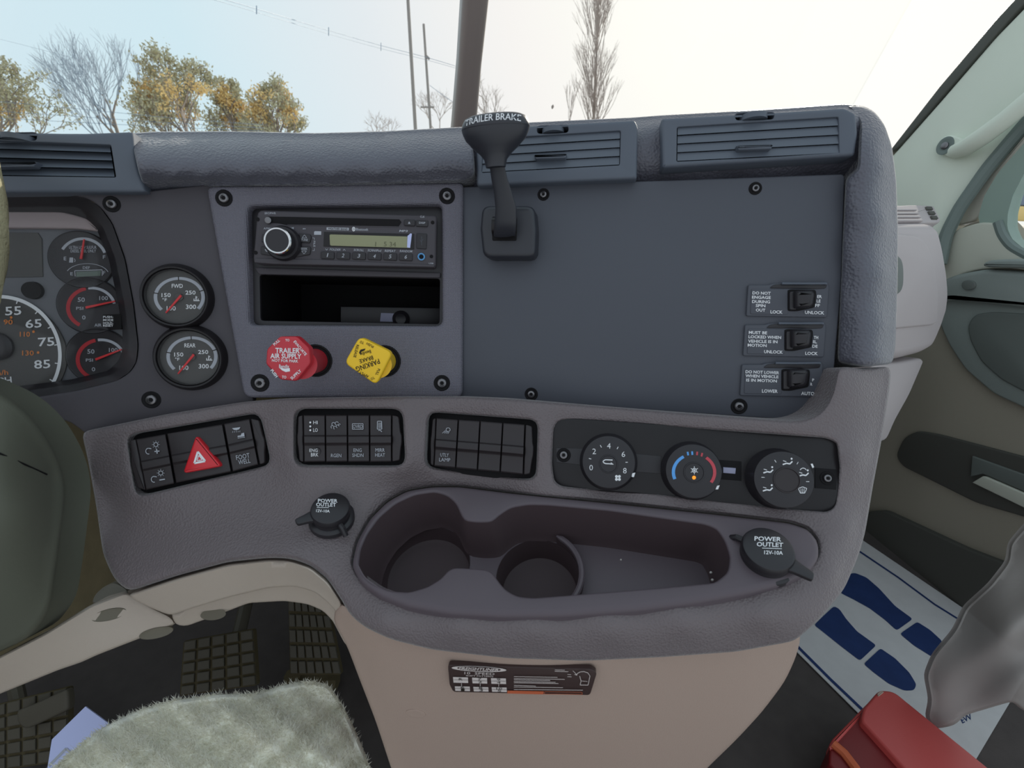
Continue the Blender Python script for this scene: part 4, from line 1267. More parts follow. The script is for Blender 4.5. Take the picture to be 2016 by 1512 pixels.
FV2 = FB.off(0.012)
vent(FV2, rnd_poly([(936, 256), (1050, 246), (1250, 235), (1256, 250), (1254, 352), (1100, 358), (938, 366)], 5, 3), [(950, 274), (1222, 257), (1220, 325), (948, 340)], (1088, 255, 62, 14), (1083, 306, 66), 'closed air vent just behind the trailer brake lever', 0.0025)
vent(FV2, rnd_poly([(1302, 232), (1500, 221), (1664, 211), (1686, 222), (1690, 262), (1684, 306), (1304, 330)], 6, 3), [(1333, 250), (1651, 230), (1653, 302), (1332, 318)], (1486, 229, 76, 13), (1486, 288, 72), 'closed air vent at the rounded passenger end of the dash', 0.0025)

# ------------------------------------------------------------------ switch banks
def rocker(fr, q, parent, name='rocker_switch', mid=True):
    f = quadmap(q)
    prof = [(0.0, -0.004), (0.01, 0.0008), (0.03, 0.0016), (0.40, 0.0002), (0.43, 0.0008), (0.46, 0.0040), (0.50, 0.0050), (0.59, 0.0046), (0.635, 0.0010), (0.67, 0.0002), (0.97, 0.0018), (0.99, 0.0010), (1.0, -0.004)]
    g = Geo()
    vs = []
    for v, h in prof:
        for u in (0.0, 0.015, 0.03, 0.97, 0.985, 1.0):
            hh = h if 0.02 < u < 0.98 else (h - 0.0004 if 0 < u < 1 else -0.004)
            vs.append(fr.pw(*f(u, v), hh))
    n = 6
    fs = []
    for i in range(len(prof) - 1):
        for j in range(n - 1):
            fs.append((i * n + j, (i + 1) * n + j, (i + 1) * n + j + 1, i * n + j + 1))
    g.add(vs, fs)
    return g.build(name, M['rocker'], parent)
def endcap(fr, q, parent):
    f = quadmap(q)
    g = Geo().slab(fr, rnd_poly([f(0.1, 0.0), f(1, 0), f(1, 1), f(0.1, 1), f(-0.1, 0.72), f(-0.25, 0.6), f(-0.25, 0.42), f(-0.1, 0.36)], 3, 2), -0.005, 0.0006, 0.0012)
    return g.build('end_trim', M['rocker'], parent)
def bank(fr, recess, label):
    c = recess[len(recess) // 2]
    t = thing('switch_bank', label, 'switches', fr.mat(*c), 'rocker switch banks')
    Geo().slab(fr, inset(ccw(recess), -5), -0.018, -0.010, 0.0005).build('recess_plate', M['deep'], t)
    return t
z5 = (3.877, 140, 760)
FL = L1.off(-0.0015)
b1 = bank(FL, B1, 'three part switch bank with the red hazard triangle')
endcap(FL, Z([(442, 418), (490, 405), (566, 795), (498, 775)], *z5), b1)
endcap(FL, Z([(1440, 262), (1368, 248), (1438, 600), (1480, 585)], *z5), b1)
r1 = rocker(FL, Z([(496, 405), (722, 365), (790, 745), (572, 795)], *z5), b1)
r2 = rocker(FL, Z([(729, 362), (1157, 290), (1225, 655), (798, 742)], *z5), b1)
r3 = rocker(FL, Z([(1165, 288), (1362, 250), (1430, 600), (1233, 655)], *z5), b1)
def sunicon(p, x, y, r=16):
    p.arc(x, y, r, r, 0, 360, 5, 14)
    for a in range(0, 360, 45):
        p.line([(x + (r + 6) * math.cos(R(a)), y - (r + 6) * math.sin(R(a))), (x + (r + 14) * math.cos(R(a)), y - (r + 14) * math.sin(R(a)))], 3)
p = Print(FL, 0.0022, z5)
sunicon(p, 647, 447); sunicon(p, 684, 664)
for x, y in ((590, 497), (632, 712)):
    p.arc(x, y, 20, 22, 60, 290, 5, 14)
    p.line([(x + 8, y - 22), (x + 22, y - 18)], 6)
p.line([(636, 500), (674, 496)], 8); p.line([(652, 480), (657, 516)], 8); p.line([(674, 718), (716, 711)], 8)
p.build(M['lgrey'], r1)
p = Print(FL, 0.0022, z5)
p.poly([(1228, 322), (1292, 314), (1283, 330), (1262, 337), (1242, 334)])
for i in range(5):
    p.line([(1236 + i * 13, 344 - i), (1232 + i * 14, 356 - i)], 3)
p.poly([(1300, 362), (1320, 356), (1324, 384), (1270, 390), (1272, 380), (1296, 376)]); p.line([(1272, 398), (1326, 390)], 4)
p.text('FOOT', 1311, 538, 104, 36, -11, 0.0); p.text('WELL', 1322, 576, 92, 34, -10, 0.0)
p.build(M['lgrey'], r3)
FHZ = FL.off(0.007)
TRI = rnd_poly(Z([(950, 372), (1150, 612), (848, 668)], *z5), 9, 5)
hz = Geo().slab(FHZ, TRI, -0.008, 0, 0.0022).build('hazard_button', M['hazard'], b1)
p = Print(FHZ, 0.0003, z5)
def ctri(k):
    c = (980, 553)
    return [(c[0] + (x - c[0]) * k, c[1] + (y - c[1]) * k) for x, y in ((964, 488), (1034, 578), (930, 598))]
p.loop(ctri(0.80), 15); p.loop(ctri(0.38), 6)
p.build(M['white'], hz, 'hazard_symbol')

z6 = (3.733, 560, 780)
FL = L2.off(-0.0015)
b2 = bank(FL, B2, 'four part switch bank with engine brake and mirror heat rockers')
endcap(FL, Z([(95, 150), (131, 137), (137, 485), (105, 475)], *z6), b2)
endcap(FL, Z([(842, 150), (790, 137), (790, 482), (850, 470)], *z6), b2)
rk2 = []
xt = [137, 300, 462, 625, 788]; xb = [143, 303, 465, 627, 788]
for i in range(4):
    rk2.append(rocker(FL, Z([(xt[i] + 2, 137), (xt[i + 1] - 2, 137), (xb[i + 1] - 2, 483), (xb[i] + 2, 485)], *z6), b2))
p = Print(FL, 0.0022, z6); p.text('HI', 228, 193, 32, 24, 0, 0.0); p.text('LO', 228, 249, 34, 26, 0, 0.0)
for y in (193, 222, 250):
    p.disc(190, y, 7)
p.text('ENG', 214, 398, 60, 24, 0, 0.0); p.text('BRK', 222, 430, 54, 26, 0, 0.0); p.build(M['white'], rk2[0])
Geo().lathe(FL, 238 / 3.733 + 560, 410 / 3.733 + 780, [(0.0042, 0.001), (0.0040, 0.0016), (0.003, 0.0019)], 20).build('worn_dimple', M['rocker'], rk2[0])
p = Print(FL, 0.0024, z6); 
for cx_, cy_, r_ in ((360, 205, 12), (385, 200, 12), (352, 226, 10), (372, 232, 11), (392, 222, 11), (404, 212, 8)):
    p.arc(cx_, cy_, r_, r_, 20, 250, 4, 10)
p.text('RGEN', 380, 436, 76, 26, 0, 0.0); p.build(M['lgrey'], rk2[1])
p = Print(FL, 0.0022, z6); p.loop([(499, 202), (578, 202), (578, 243), (499, 243)], 4); p.text('OVRD', 539, 223, 70, 26, 0, 0.0); p.text('ENG', 538, 397, 60, 26, 0, 0.0); p.text('SHDN', 540, 434, 82, 26, 0, 0.0); p.build(M['lgrey'], rk2[2])
p = Print(FL, 0.0022, z6); p.loop([(684, 184), (714, 184), (716, 242), (682, 242)], 5); p.line([(690, 252), (704, 250), (716, 262)], 5)
for i in range(4):
    p.line([(692 + i * 6, 194), (692 + i * 6, 234)], 2.5)
p.text('MIRR', 703, 396, 68, 26, 0, 0.0); p.text('HEAT', 703, 432, 72, 26, 0, 0.0); p.build(M['lgrey'], rk2[3])

FL = L3.off(-0.0015)
b3 = bank(FL, B3, 'four part switch bank with one utility lamp rocker and three blanks')
endcap(FL, Z([(1085, 168), (1110, 160), (1094, 512), (1070, 500)], *z6), b3)
endcap(FL, Z([(1822, 222), (1772, 207), (1758, 578), (1808, 570)], *z6), b3)
tp = [(1115, 160), (1278, 172), (1438, 182), (1605, 195), (1768, 207)]; bt_ = [(1098, 515), (1258, 530), (1418, 545), (1585, 560), (1755, 578)]
for i in range(4):
    r_ = rocker(FL, Z([(tp[i][0] + 2, tp[i][1]), (tp[i + 1][0] - 2, tp[i + 1][1]), (bt_[i + 1][0] - 2, bt_[i + 1][1]), (bt_[i][0] + 2, bt_[i][1])], *z6), b3, 'rocker_switch' if i == 0 else 'blank_insert')
    if i == 0:
        p = Print(FL, 0.0022, z6)
        p.arc(1203, 246, 15, 14, 0, 360, 4, 16)
        for k in range(4):
            p.line([(1184 + k * 9, 252 + k * 4), (1160 + k * 13, 272 + k * 1)], 3.5)
        p.text('UTLY', 1177, 432, 62, 26, 2, 0.0); p.text('LAMP', 1178, 467, 82, 26, 2, 0.0)
        p.build(M['lgrey'], r_)

# ------------------------------------------------------------------ climate controls
z7 = (3.15, 1060, 780)
FH4 = L4.off(-0.003)
hv = thing('climate_control', 'black heater control plate with three round dials above the tray', 'controls', FH4.mat(1370, 1000))
Geo().slab(FH4, inset(ccw(HV), -4), -0.014, 0, 0.0015).build('plate', M['gloss'], hv)
Geo().slab(FH4, Z([(110, 320), (300, 325), (300, 430), (110, 410)], *z7), -0.001, 0.0006, 0.0004).build('screw_pocket', M['black'], hv)
Geo().slab(FH4, Z([(580, 355), (760, 372), (760, 480), (580, 468)], *z7), -0.001, 0.0005, 0.0003).build('label_strip', M['black'], hv)
Geo().slab(FH4, Z([(1120, 395), (1260, 405), (1260, 525), (1120, 515)], *z7), -0.001, 0.0006, 0.0004).build('light_window', M['deep'], hv)
Geo().slab(FH4, Z([(1146, 440), (1225, 446), (1222, 482), (1146, 476)], *z7), 0, 0.0012, 0.0004).build('light_pipe', M['label'], hv)
Geo().slab(FH4, Z([(1715, 445), (1855, 455), (1848, 580), (1715, 570)], *z7), -0.001, 0.0006, 0.0004).build('screw_pocket', M['deep'], hv)
screw(FH4, 157 / 3.15 + 1060, 365 / 3.15 + 780, 14, hv, 0.0006)
screw(FH4, 1790 / 3.15 + 1060, 508 / 3.15 + 780, 14, hv, 0.0006)
def dial(x, y, rx, hh, name):
    px, py = x / 3.15 + 1060, y / 3.15 + 780
    fr = FH4.off(hh)
    r = fr.size(px, py, rx / 3.15)
    k = Geo()
    ribs = []
    k.lathe(fr, px, py, [(r * 1.10, -hh), (r * 1.08, -hh + 0.003), (r * 1.03, -hh + 0.005), (r * 1.0, -0.002), (r * 0.97, -0.0003), (r * 0.94, 0.0)], 64)
    o = k.build(name, M['black'], hv)
    return fr, o, px, py, r
fr, o, px, py, r = dial(435, 408, 168, 0.012, 'fan_dial')
p = Print(fr, 0.0003, z7)
for s, x, y in (('0', 327, 443), ('2', 346, 342), ('4', 437, 308), ('6', 527, 360), ('8', 536, 462)):
    p.text(s, x, y, 22, 34, 0, -0.005)
for (x0, y0), (x1, y1) in (((313, 386), (328, 390)), ((384, 304), (391, 318)), ((495, 314), (487, 328)), ((540, 410), (554, 410))):
    p.line([(x0, y0), (x1, y1)], 4)
for dx, dy in ((-9, -9), (9, -9), (-9, 9), (9, 9)):
    p.disc(493 + dx, 507 + dy, 9)
p.poly([(582, 478), (601, 474), (592, 502), (578, 500)])
p.build(M['white'], o)
b = Geo().lathe(fr, 435 / 3.15 + 1060, 420 / 3.15 + 780, [(0.0086, 0.0), (0.0084, 0.0008), (0.0076, 0.0010), (0.0072, 0.0004)], 32).build('recirculation_button', M['black'], o)
p = Print(fr, 0.0007, z7); p.line([(460, 396), (415, 394), (402, 402), (402, 410), (415, 418), (455, 420)], 6); p.poly([(450, 410), (468, 424), (448, 424)]); p.build(M['white'], b, 'symbol') if False else p.build(M['white'], o, 'recirculation_symbol')
fr, o, px, py, r = dial(962, 465, 176, 0.014, 'temperature_dial')
p = Print(fr, 0.0003, z7); p.arc(965, 472, 128, 112, 120, 202, 20, 24); p.line([(925, 345), (929, 367)], 11); p.line([(953, 342), (955, 364)], 11); p.build(M['blueb'], o, 'blue_scale')
p = Print(fr, 0.0003, z7); p.arc(965, 472, 128, 112, 54, -34, 20, 24); p.line([(985, 344), (983, 366)], 11); p.line([(1016, 352), (1011, 374)], 11); p.build(M['redb'], o, 'red_scale')
p = Print(fr, 0.0003, z7); p.poly([(1108, 556), (1124, 552), (1114, 578), (1098, 578)]); p.build(M['white'], o, 'pointer')
Geo().lathe(fr, 965 / 3.15 + 1060, 472 / 3.15 + 780, [(0.0092, 0.0), (0.0090, 0.0008), (0.0082, 0.0010), (0.0078, 0.0004)], 32).build('air_conditioning_button', M['black'], o)
p = Print(fr, 0.0007, z7)
for a in range(0, 360, 60):
    c, q_ = math.cos(R(a + 30)), math.sin(R(a + 30))
    p.line([(967, 460), (967 + 25 * c, 460 + 25 * q_)], 3.5)
p.arc(967, 460, 13, 13, 0, 360, 4, 12)
p.build(M['white'], o, 'snowflake_symbol')
Print(fr, 0.0008, z7).disc(965, 505, 12).build(M['amber'], o, 'indicator_light')
fr, o, px, py, r = dial(1522, 517, 186, 0.017, 'airflow_dial')
p = Print(fr, 0.0003, z7)
for x, y in ((1425, 460), (1545, 408), (1645, 480), (1422, 572)):
    p.line([(x - 30, y + 16), (x - 6, y + 8), (x + 14, y + 12), (x + 30, y - 4)], 8)
    p.disc(x + 25, y - 20, 6)
    p.line([(x - 28, y - 8), (x - 8, y - 2)], 4)
p.arc(1642, 470, 22, 24, 150, 30, 4, 10)
for (x0, y0), (x1, y1) in (((1465, 396), (1474, 410)), ((1611, 408), (1603, 422)), ((1383, 503), (1403, 504)), ((1660, 530), (1680, 530))):
    p.line([(x0, y0), (x1, y1)], 3.5)
p.loop([(1612, 572), (1638, 562), (1664, 572), (1652, 600), (1624, 600)], 4)
for k in range(3):
    p.line([(1628 + k * 10, 572), (1628 + k * 10, 604)], 3)
p.poly([(1688, 420), (1700, 418), (1710, 440), (1700, 446)])
p.build(M['white'], o)
Geo().lathe(fr, 1540 / 3.15 + 1060, 520 / 3.15 + 780, [(0.0110, 0.0), (0.0108, 0.0008), (0.0100, 0.0010), (0.0095, 0.0002)], 36).build('centre_cap', M['rocker'], o)

# ------------------------------------------------------------------ cup holder tray
tr = thing('cup_holder_tray', 'dark moulded tray with two cup wells and a shallow coin pocket', 'cup holder', FT.mat(1000, 1212))
CAV = [(705, 1110), (709, 1080), (722, 1050), (745, 1018), (778, 990), (815, 973), (855, 967), (880, 974), (898, 990), (907, 1012), (914, 1024), (940, 1027), (968, 1026), (982, 1013), (1005, 998), (1040, 992), (1080, 993), (1200, 1004), (1390, 1031), (1412, 1040),
       (1428, 1064), (1438, 1095), (1434, 1125), (1408, 1146), (1300, 1156), (1150, 1168), (1050, 1176), (1018, 1173), (995, 1160), (980, 1142), (970, 1126), (958, 1120), (895, 1116), (882, 1121), (868, 1138), (842, 1154), (805, 1165), (768, 1162), (733, 1147), (712, 1128)]
cavl = resamp(CAV, 8, True, 1)
g = Geo()
g.slab(FT, resamp(TRAY, 10, True, 1), -0.02, 0.006, 0.005, holes=[cavl], hb=0.002)
g.build('tray_top', M['tray'], tr)
# pocket walls and floor
cl_ = ccw([FT.loc(x, y, 0.006) for x, y in cavl])
n = len(cl_)
FLD = -0.046
i1 = inset(cl_, 0.003)
vs = [FT.w(a, b, 0.004) for a, b in cl_] + [FT.w(a, b, FLD + 0.006) for a, b in i1]
i2 = inset(cl_, 0.006)
vs += [FT.w(a, b, FLD) for a, b in i2]
fs = []
for rr in range(2):
    for i in range(n):
        j = (i + 1) % n
        fs.append((rr * n + j, rr * n + i, (rr + 1) * n + i, (rr + 1) * n + j))
mk('pocket_wall', vs, fs, M['cupw'], tr, sharp=60)
def mid(xl, xr, yc, xc, yt, yb):
    return (0.5 * (FT.loc(xl, yc, 0.006)[0] + FT.loc(xr, yc, 0.006)[0]), 0.5 * (FT.loc(xc, yt, 0.006)[1] + FT.loc(xc, yb, 0.006)[1]))
c1 = mid(705, 912, 1075, 830, 967, 1165)
r1_ = 0.0435
c2 = mid(962, 1142, 1090, 1050, 992, 1176)
r2_ = 0.0385
def circ(c, r, n=44):
    return [(c[0] + r * math.cos(2 * math.pi * i / n), c[1] + r * math.sin(2 * math.pi * i / n)) for i in range(n)]
lps = [i2, circ(c1, r1_), circ(c2, r2_)]
pts_ = [V(q) for l in lps for q in l]
ed_ = []
o_ = 0
for l in lps:
    ed_ += [(o_ + i, o_ + (i + 1) % len(l)) for i in range(len(l))]
    o_ += len(l)
rs_ = delaunay_2d_cdt(pts_, ed_, [], 0, 1e-6)
fv = [FT.w(v.x, v.y, FLD + 0.0002) for v in rs_[0]]
ff = []
for t_ in rs_[2]:
    cx_ = sum(rs_[0][i].x for i in t_) / 3; cy_ = sum(rs_[0][i].y for i in t_) / 3
    if inside([cx_], [cy_], i2)[0] and math.hypot(cx_ - c1[0], cy_ - c1[1]) > r1_ * 0.997 and math.hypot(cx_ - c2[0], cy_ - c2[1]) > r2_ * 0.997:
        ff.append(tuple(t_))
mk('pocket_floor', fv, ff, M['tray'], tr, sharp=None)
for c, r_, dp in ((c1, r1_, 0.020), (c2, r2_, 0.030)):
    Geo().lathe(FT, 0, 0, [(r_, FLD + 0.001), (r_ * 0.97, FLD - dp * 0.6), (r_ * 0.93, FLD - dp + 0.002), (r_ * 0.85, FLD - dp)], 48, c=c).build('cup_well', M['cupw'], tr)
pts = [FT.w(c2[0] + (r2_ + 0.0015) * math.cos(a), c2[1] + (r2_ + 0.0015) * math.sin(a), FLD + 0.012) for a in [R(-78 + i * 8) for i in range(19)]]
Geo().tube(pts, [0.001] + [0.0028] * 17 + [0.001], 8).build('well_rim', M['tray'], tr)
g = Geo()
vs = []
for a in [R(-78 + i * 8) for i in range(19)]:
    for rr, hh in ((r2_ + 0.0005, FLD), (r2_ + 0.0005, FLD + 0.012), (r2_ + 0.003, FLD + 0.012), (r2_ + 0.0035, FLD)):
        vs.append(FT.w(c2[0] + rr * math.cos(a), c2[1] + rr * math.sin(a), hh))
fs = []
for i in range(18):
    for k in range(3):
        fs.append((4 * i + k, 4 * i + k + 1, 4 * i + k + 5, 4 * i + k + 4))
mk('well_collar', vs, fs, M['cupw'], tr)

# white crumbs in the tray
z1 = (2.4, 660, 900)
CRL = iter(('white crumb stuck high on the back wall of the coin pocket', 'white crumb lying on the open floor of the coin pocket', 'small white flake at the narrow end of the coin pocket floor', 'largest white flake low at the narrow end of the coin pocket', 'white crumb on the tray rim beside the narrow end of the pocket', 'white crumb on the rim behind the round cup well', 'white crumb'))
for x, y, s_, h in ((1546, 400, 6, -0.03), (1350, 485, 6, FLD), (1292, 481, 4, FLD), (1366, 536, 4, FLD), (1628, 486, 4, FLD), (1775, 545, 8, -0.03), (1782, 580, 9, -0.036), (1845, 450, 6, -0.01), (446, 118, 5, 0.004)):
    px, py = x / 2.4 + 660, y / 2.4 + 900
    fr = FT.off(h + 0.0007)
    r_ = fr.size(px, py, s_ / 2.4 * 0.75)
    if s_ >= 6:
        o = Geo().lathe(fr, px, py, [(r_, -0.0006), (r_ * 0.9, 0.0006), (r_ * 0.3, 0.0012)], 7, 0, 1, 0.8).build('crumb', M['speck'], None, sharp=None)
        o['label'] = next(CRL)
        o['category'] = 'crumb'
        o['group'] = 'crumbs around the tray'

# ------------------------------------------------------------------ power outlets
def outlet(fr, base, cap, rpx, lab, tabang, strap, z, txt):
    t = thing('power_outlet', lab, 'socket', fr.mat(*base), 'capped power outlets')
    r = fr.size(*cap, rpx)
    cc = fr.loc(*cap, 0.014)
    Geo().lathe(fr, 0, 0, [(r * 1.22, -0.004), (r * 1.2, 0.0005), (r * 1.12, 0.002), (r * 1.0, 0.0026), (r * 0.98, 0.007)], 40, c=cc).build('collar', M['black'], t)
    Geo().lathe(fr, 0, 0, [(r * 0.96, 0.006), (r * 1.02, 0.0075), (r * 1.03, 0.012), (r * 0.98, 0.0142), (r * 0.9, 0.0150)], 48, c=cc).build('cap', M['black'], t)
    ca, sa = math.cos(R(tabang)), math.sin(R(tabang))
    def rot(pts):
        return [(cc[0] + x * ca - y * sa, cc[1] + x * sa + y * ca) for x, y in pts]
    Geo().slab_l(fr, rnd_poly(rot([(r * 0.7, r * 0.42), (r * 1.15, r * 0.28), (r * 1.75, r * 0.20), (r * 1.82, -r * 0.15), (r * 1.15, -r * 0.28), (r * 0.7, -r * 0.42)]), r * 0.12, 3), 0.0085, 0.0122, 0.001).build('pull_tab', M['black'], t)
    Geo().tube([fr.w(cc[0] + r * 0.7 * strap[0], cc[1] + r * 0.7 * strap[1], 0.008), fr.w(cc[0] + r * 1.25 * strap[0], cc[1] + r * 1.25 * strap[1], 0.006), fr.w(cc[0] + r * 1.5 * strap[0], cc[1] + r * 1.5 * strap[1], 0.0)], 0.0026, 8).build('strap', M['black'], t)
    p = Print(fr, 0.0154, z)
    for s, x, y, w, h, a in txt:
        p.text(s, x, y, w, h, a, 0.02)
    p.line(z_line[lab], 4)
    p.build(M['white'], t)
LA, LB = 'capped power outlet on the sloping dash beneath the four part switch bank', 'capped power outlet at the narrow end of the cup holder tray'
z_line = {LA: [(238, 818), (326, 819)], LB: [(1388, 942), (1510, 946)]}
f1 = BODY.frame(645, 1010)
f1 = Fr(f1.o, f1.A, f1.B + f1.N * -0.35)
outlet(f1, (650, 1035), (650, 1000), 33, LA, 205, (0.62, -0.78), z6, [('POWER', 318, 768, 144, 26, 1), ('OUTLET', 306, 797, 146, 28, 1), ('12V-10A', 283, 843, 100, 22, 2)])
outlet(FT.off(0.003), (1512, 1110), (1513, 1080), 44, LB, -38, (-0.8, 0.6), z7, [('POWER', 1423, 885, 166, 28, 2), ('OUTLET', 1436, 920, 164, 28, 2), ('12V-10A', 1458, 970, 116, 24, 2)])

# ------------------------------------------------------------------ taupe console below the dash
con_ctrl = []
def cdep(x, y):
    d0 = FT.d(x, 1212) + 0.010
    vy0 = (CY - 1290) / FOC
    v = (CY - y) / FOC
    t_ = (vy0 * d0 - v * d0) / (0.9128 + 0.408 * v)
    return d0 + 0.408 * t_
for x in (760, 900, 1050, 1200, 1350, 1480):
    for y in (1250, 1300, 1360, 1430, 1512, 1600):
        con_ctrl.append((x, y, cdep(x, y) + 0.05 * ((x - 1080) / 430) ** 2))
for y in (1280, 1400, 1512):
    con_ctrl.append((1570, y, cdep(1500, y) + 0.075))
con_ctrl += [(690, 1225, 0.415), (660, 1225, 0.44), (700, 1330, 0.455), (740, 1440, 0.47), (770, 1530, 0.485)]
CON = TPS(con_ctrl)
con = thing('center_console', 'rounded taupe console beneath the cup holder tray with a shift placard', 'console', W(1080, 1560, 0.45))
hf('console_shell', [(672, 1180), (690, 1196), (720, 1214), (770, 1234), (850, 1254), (1000, 1271), (1150, 1276), (1300, 1270), (1450, 1259), (1560, 1240), (1580, 1240), (1568, 1292), (1545, 1342), (1500, 1402), (1450, 1456), (1390, 1514), (1320, 1590), (1100, 1640), (800, 1600), (770, 1512), (740, 1420), (706, 1332), (682, 1268), (652, 1216)], CON, M['beige'], con, step=14, e=8, k=0.01, back=0.10)
# dimples near the lower edge
for x, y in ((818, 1405),):
    fr = CON.frame(x, y)
    Geo().lathe(fr, x, y, [(0.008, -0.001), (0.008, 0.0002), (0.006, 0.0005), (0.004, 0.0003)], 20, 0, 1.3, 0.7).build('dimple', M['beige'], con)
# shift pattern placard
zp = (5.6, 860, 1280)
FPL = CON.frame(1030, 1340, 60)
pl = thing('shift_placard', 'brown ten speed shift pattern placard stuck on the taupe console', 'sign', FPL.mat(1030, 1365))
FPL = FPL.off(0.0022)
PLQ = rnd_poly(Z([(120, 165), (1700, 212), (1765, 250), (1690, 498), (180, 462), (140, 380)], *zp), [6, 4, 6, 6, 6, 3], 4)
Geo().slab(FPL, PLQ, -0.004, 0, 0.0004).build('plate', M['placard'], pl)
p = Print(FPL, 0.0007, zp)
p.poly([(x, y) for x, y in ell(465, 208, 302, 30, 36, 2.5)])
for x, y in ((178, 296), (388, 303), (596, 308), (198, 398), (402, 404), (604, 408)):
    p.poly([(x, y), (x + 165, y + 4), (x + 168, y + 66 if y < 350 else y + 54), (x + 6, y + 62 if y < 350 else y + 50)])
for x in (272, 478, 682):
    p.line([(x, 365), (x, 402)], 5)
p.build(M['plw'], pl, 'white_areas')
Print(FPL, 0.0010, zp).poly(ell(465, 208, 240, 23, 36, 2.5)).build(M['placard'], pl, 'badge_field')
p = Print(FPL, 0.0013, zp)
p.text('FREIGHTLINER', 466, 209, 440, 30, 2.5, 0.02, 0.4); p.text('10  SPEED', 470, 258, 330, 26, 2, 0.0); p.text('SHIFT PATTERN', 470, 286, 300, 12, 2)
for i, (w, y) in enumerate(((480, 296), (560, 318), (400, 332), (460, 350), (490, 364), (240, 392), (540, 410), (760, 438))):
    p.line([(850, y - 4), (850 + w, y + 4)], 5)
p.line([(1300, 218), (1410, 220)], 5); p.line([(1300, 234), (1450, 238)], 5); p.line([(1440, 268), (1480, 270)], 5); p.line([(1440, 292), (1485, 294)], 5)
p.line([(1500, 228), (1535, 262)], 5); p.poly([(1545, 280), (1515, 268), (1550, 262)])
p.line([(1545, 260), (1580, 240), (1620, 236), (1665, 250), (1688, 285), (1668, 385), (1580, 385), (1590, 340), (1575, 285)], 6); p.line([(1592, 340), (1660, 345)], 4)
p.build(M['plw'], pl)
p = Print(FPL, 0.0013, zp)
for s, x, y in (('R', 262, 322), ('7', 472, 320), ('2', 478, 352), ('9', 680, 325), ('4', 682, 358), ('6', 282, 412), ('1', 286, 440), ('8', 482, 418), ('3', 488, 444), ('10', 688, 424), ('5', 690, 448)):
    p.text(s, x, y, 40 if s != '10' else 64, 24, 2, 0.0)
for x, y in ((185, 328), (392, 338), (600, 342), (202, 424), (406, 430), (608, 436)):
    p.line([(x, y), (x + 160, y + 3)], 3)
p.build(M['ink'], pl, 'gear_numbers')
p = Print(FPL, 0.0007, zp); p.poly([(780, 446), (1180, 454), (1175, 488), (775, 478)]); p.loop([(1190, 458), (1600, 464), (1605, 486), (1185, 484)], 5); p.build(M['plo'], pl, 'warning_band')

# ------------------------------------------------------------------ taupe knee trim on the driver side
kt = thing('knee_trim', 'taupe arched trim strip under the driver side of the dash', 'trim', W(400, 1220, 0.44))
hf('arch_panel', [(252, 1170), (350, 1138), (450, 1110), (530, 1101), (572, 1103), (612, 1117), (647, 1146), (675, 1188), (668, 1212), (650, 1190), (620, 1165), (580, 1154), (530, 1157), (450, 1176), (380, 1197), (336, 1212), (300, 1198), (262, 1180)],
   [(252, 1170, 0.432), (450, 1110, 0.428), (572, 1103, 0.425), (675, 1190, 0.415), (336, 1212, 0.452), (450, 1176, 0.45), (580, 1154, 0.448), (660, 1208, 0.44)], M['beige2'], kt, step=9, e=5, k=0.006, back=0.02, outsmooth=1)
hf('arch_lip', [(336, 1208), (450, 1168), (530, 1148), (590, 1144), (640, 1168), (672, 1206), (690, 1275), (680, 1270), (655, 1222), (636, 1202), (605, 1189), (560, 1183), (490, 1187), (440, 1206), (366, 1233), (346, 1230)],
   [(336, 1212, 0.462), (450, 1176, 0.461), (580, 1154, 0.46), (665, 1208, 0.45), (366, 1233, 0.475), (490, 1187, 0.472), (605, 1189, 0.47), (680, 1265, 0.46)], M['beige2'], kt, step=8, e=4, k=0.005, back=0.02, outsmooth=1)
fr = FP(420, 1210, 0.466, 5, 30)
Geo().lathe(fr, 420, 1210, [(0.009, 0), (0.009, 0.0006), (0.007, 0.0005)], 24, 0, 1.3, 0.55).build('oval_boss', M['olive'], kt)
kb = thing('column_bezel', 'taupe bezel strip below the steering column with two oval screw holes', 'trim', W(150, 1290, 0.43))
KB = TPS([(-40, 1320, 0.40), (180, 1190, 0.44), (250, 1165, 0.455), (335, 1212, 0.47), (-40, 1375, 0.42), (190, 1290, 0.45), (270, 1258, 0.46)])
hf('strip', [(-60, 1326), (0, 1291), (90, 1245), (180, 1190), (248, 1164), (266, 1174), (300, 1196), (336, 1213), (348, 1228), (272, 1258), (190, 1290), (160, 1304), (115, 1319), (0, 1366), (-60, 1390)], KB, M['beige2'], kb, step=9, e=5, k=0.006, back=0.03, outsmooth=1)
for x, y in ((215, 1210), (308, 1246)):
    fr = KB.frame(x, y)
    fr = Fr(fr.o, fr.A + fr.B * 0.28, fr.B - fr.A * 0.28)
    Geo().lathe(fr, x, y, [(0.0135, -0.002), (0.0135, 0.0003), (0.0128, 0.0006), (0.0118, 0.0003)], 28, 0, 1.0, 0.42).build('oval_hole', M['olive'], kb)
hf('corner_tab', [(180, 1190), (186, 1172), (205, 1154), (226, 1146), (250, 1160), (256, 1170), (220, 1182)], [(180, 1190, 0.46), (250, 1160, 0.465), (205, 1154, 0.48)], M['olive'], kb, step=6, e=2, k=0.002, back=0.01)

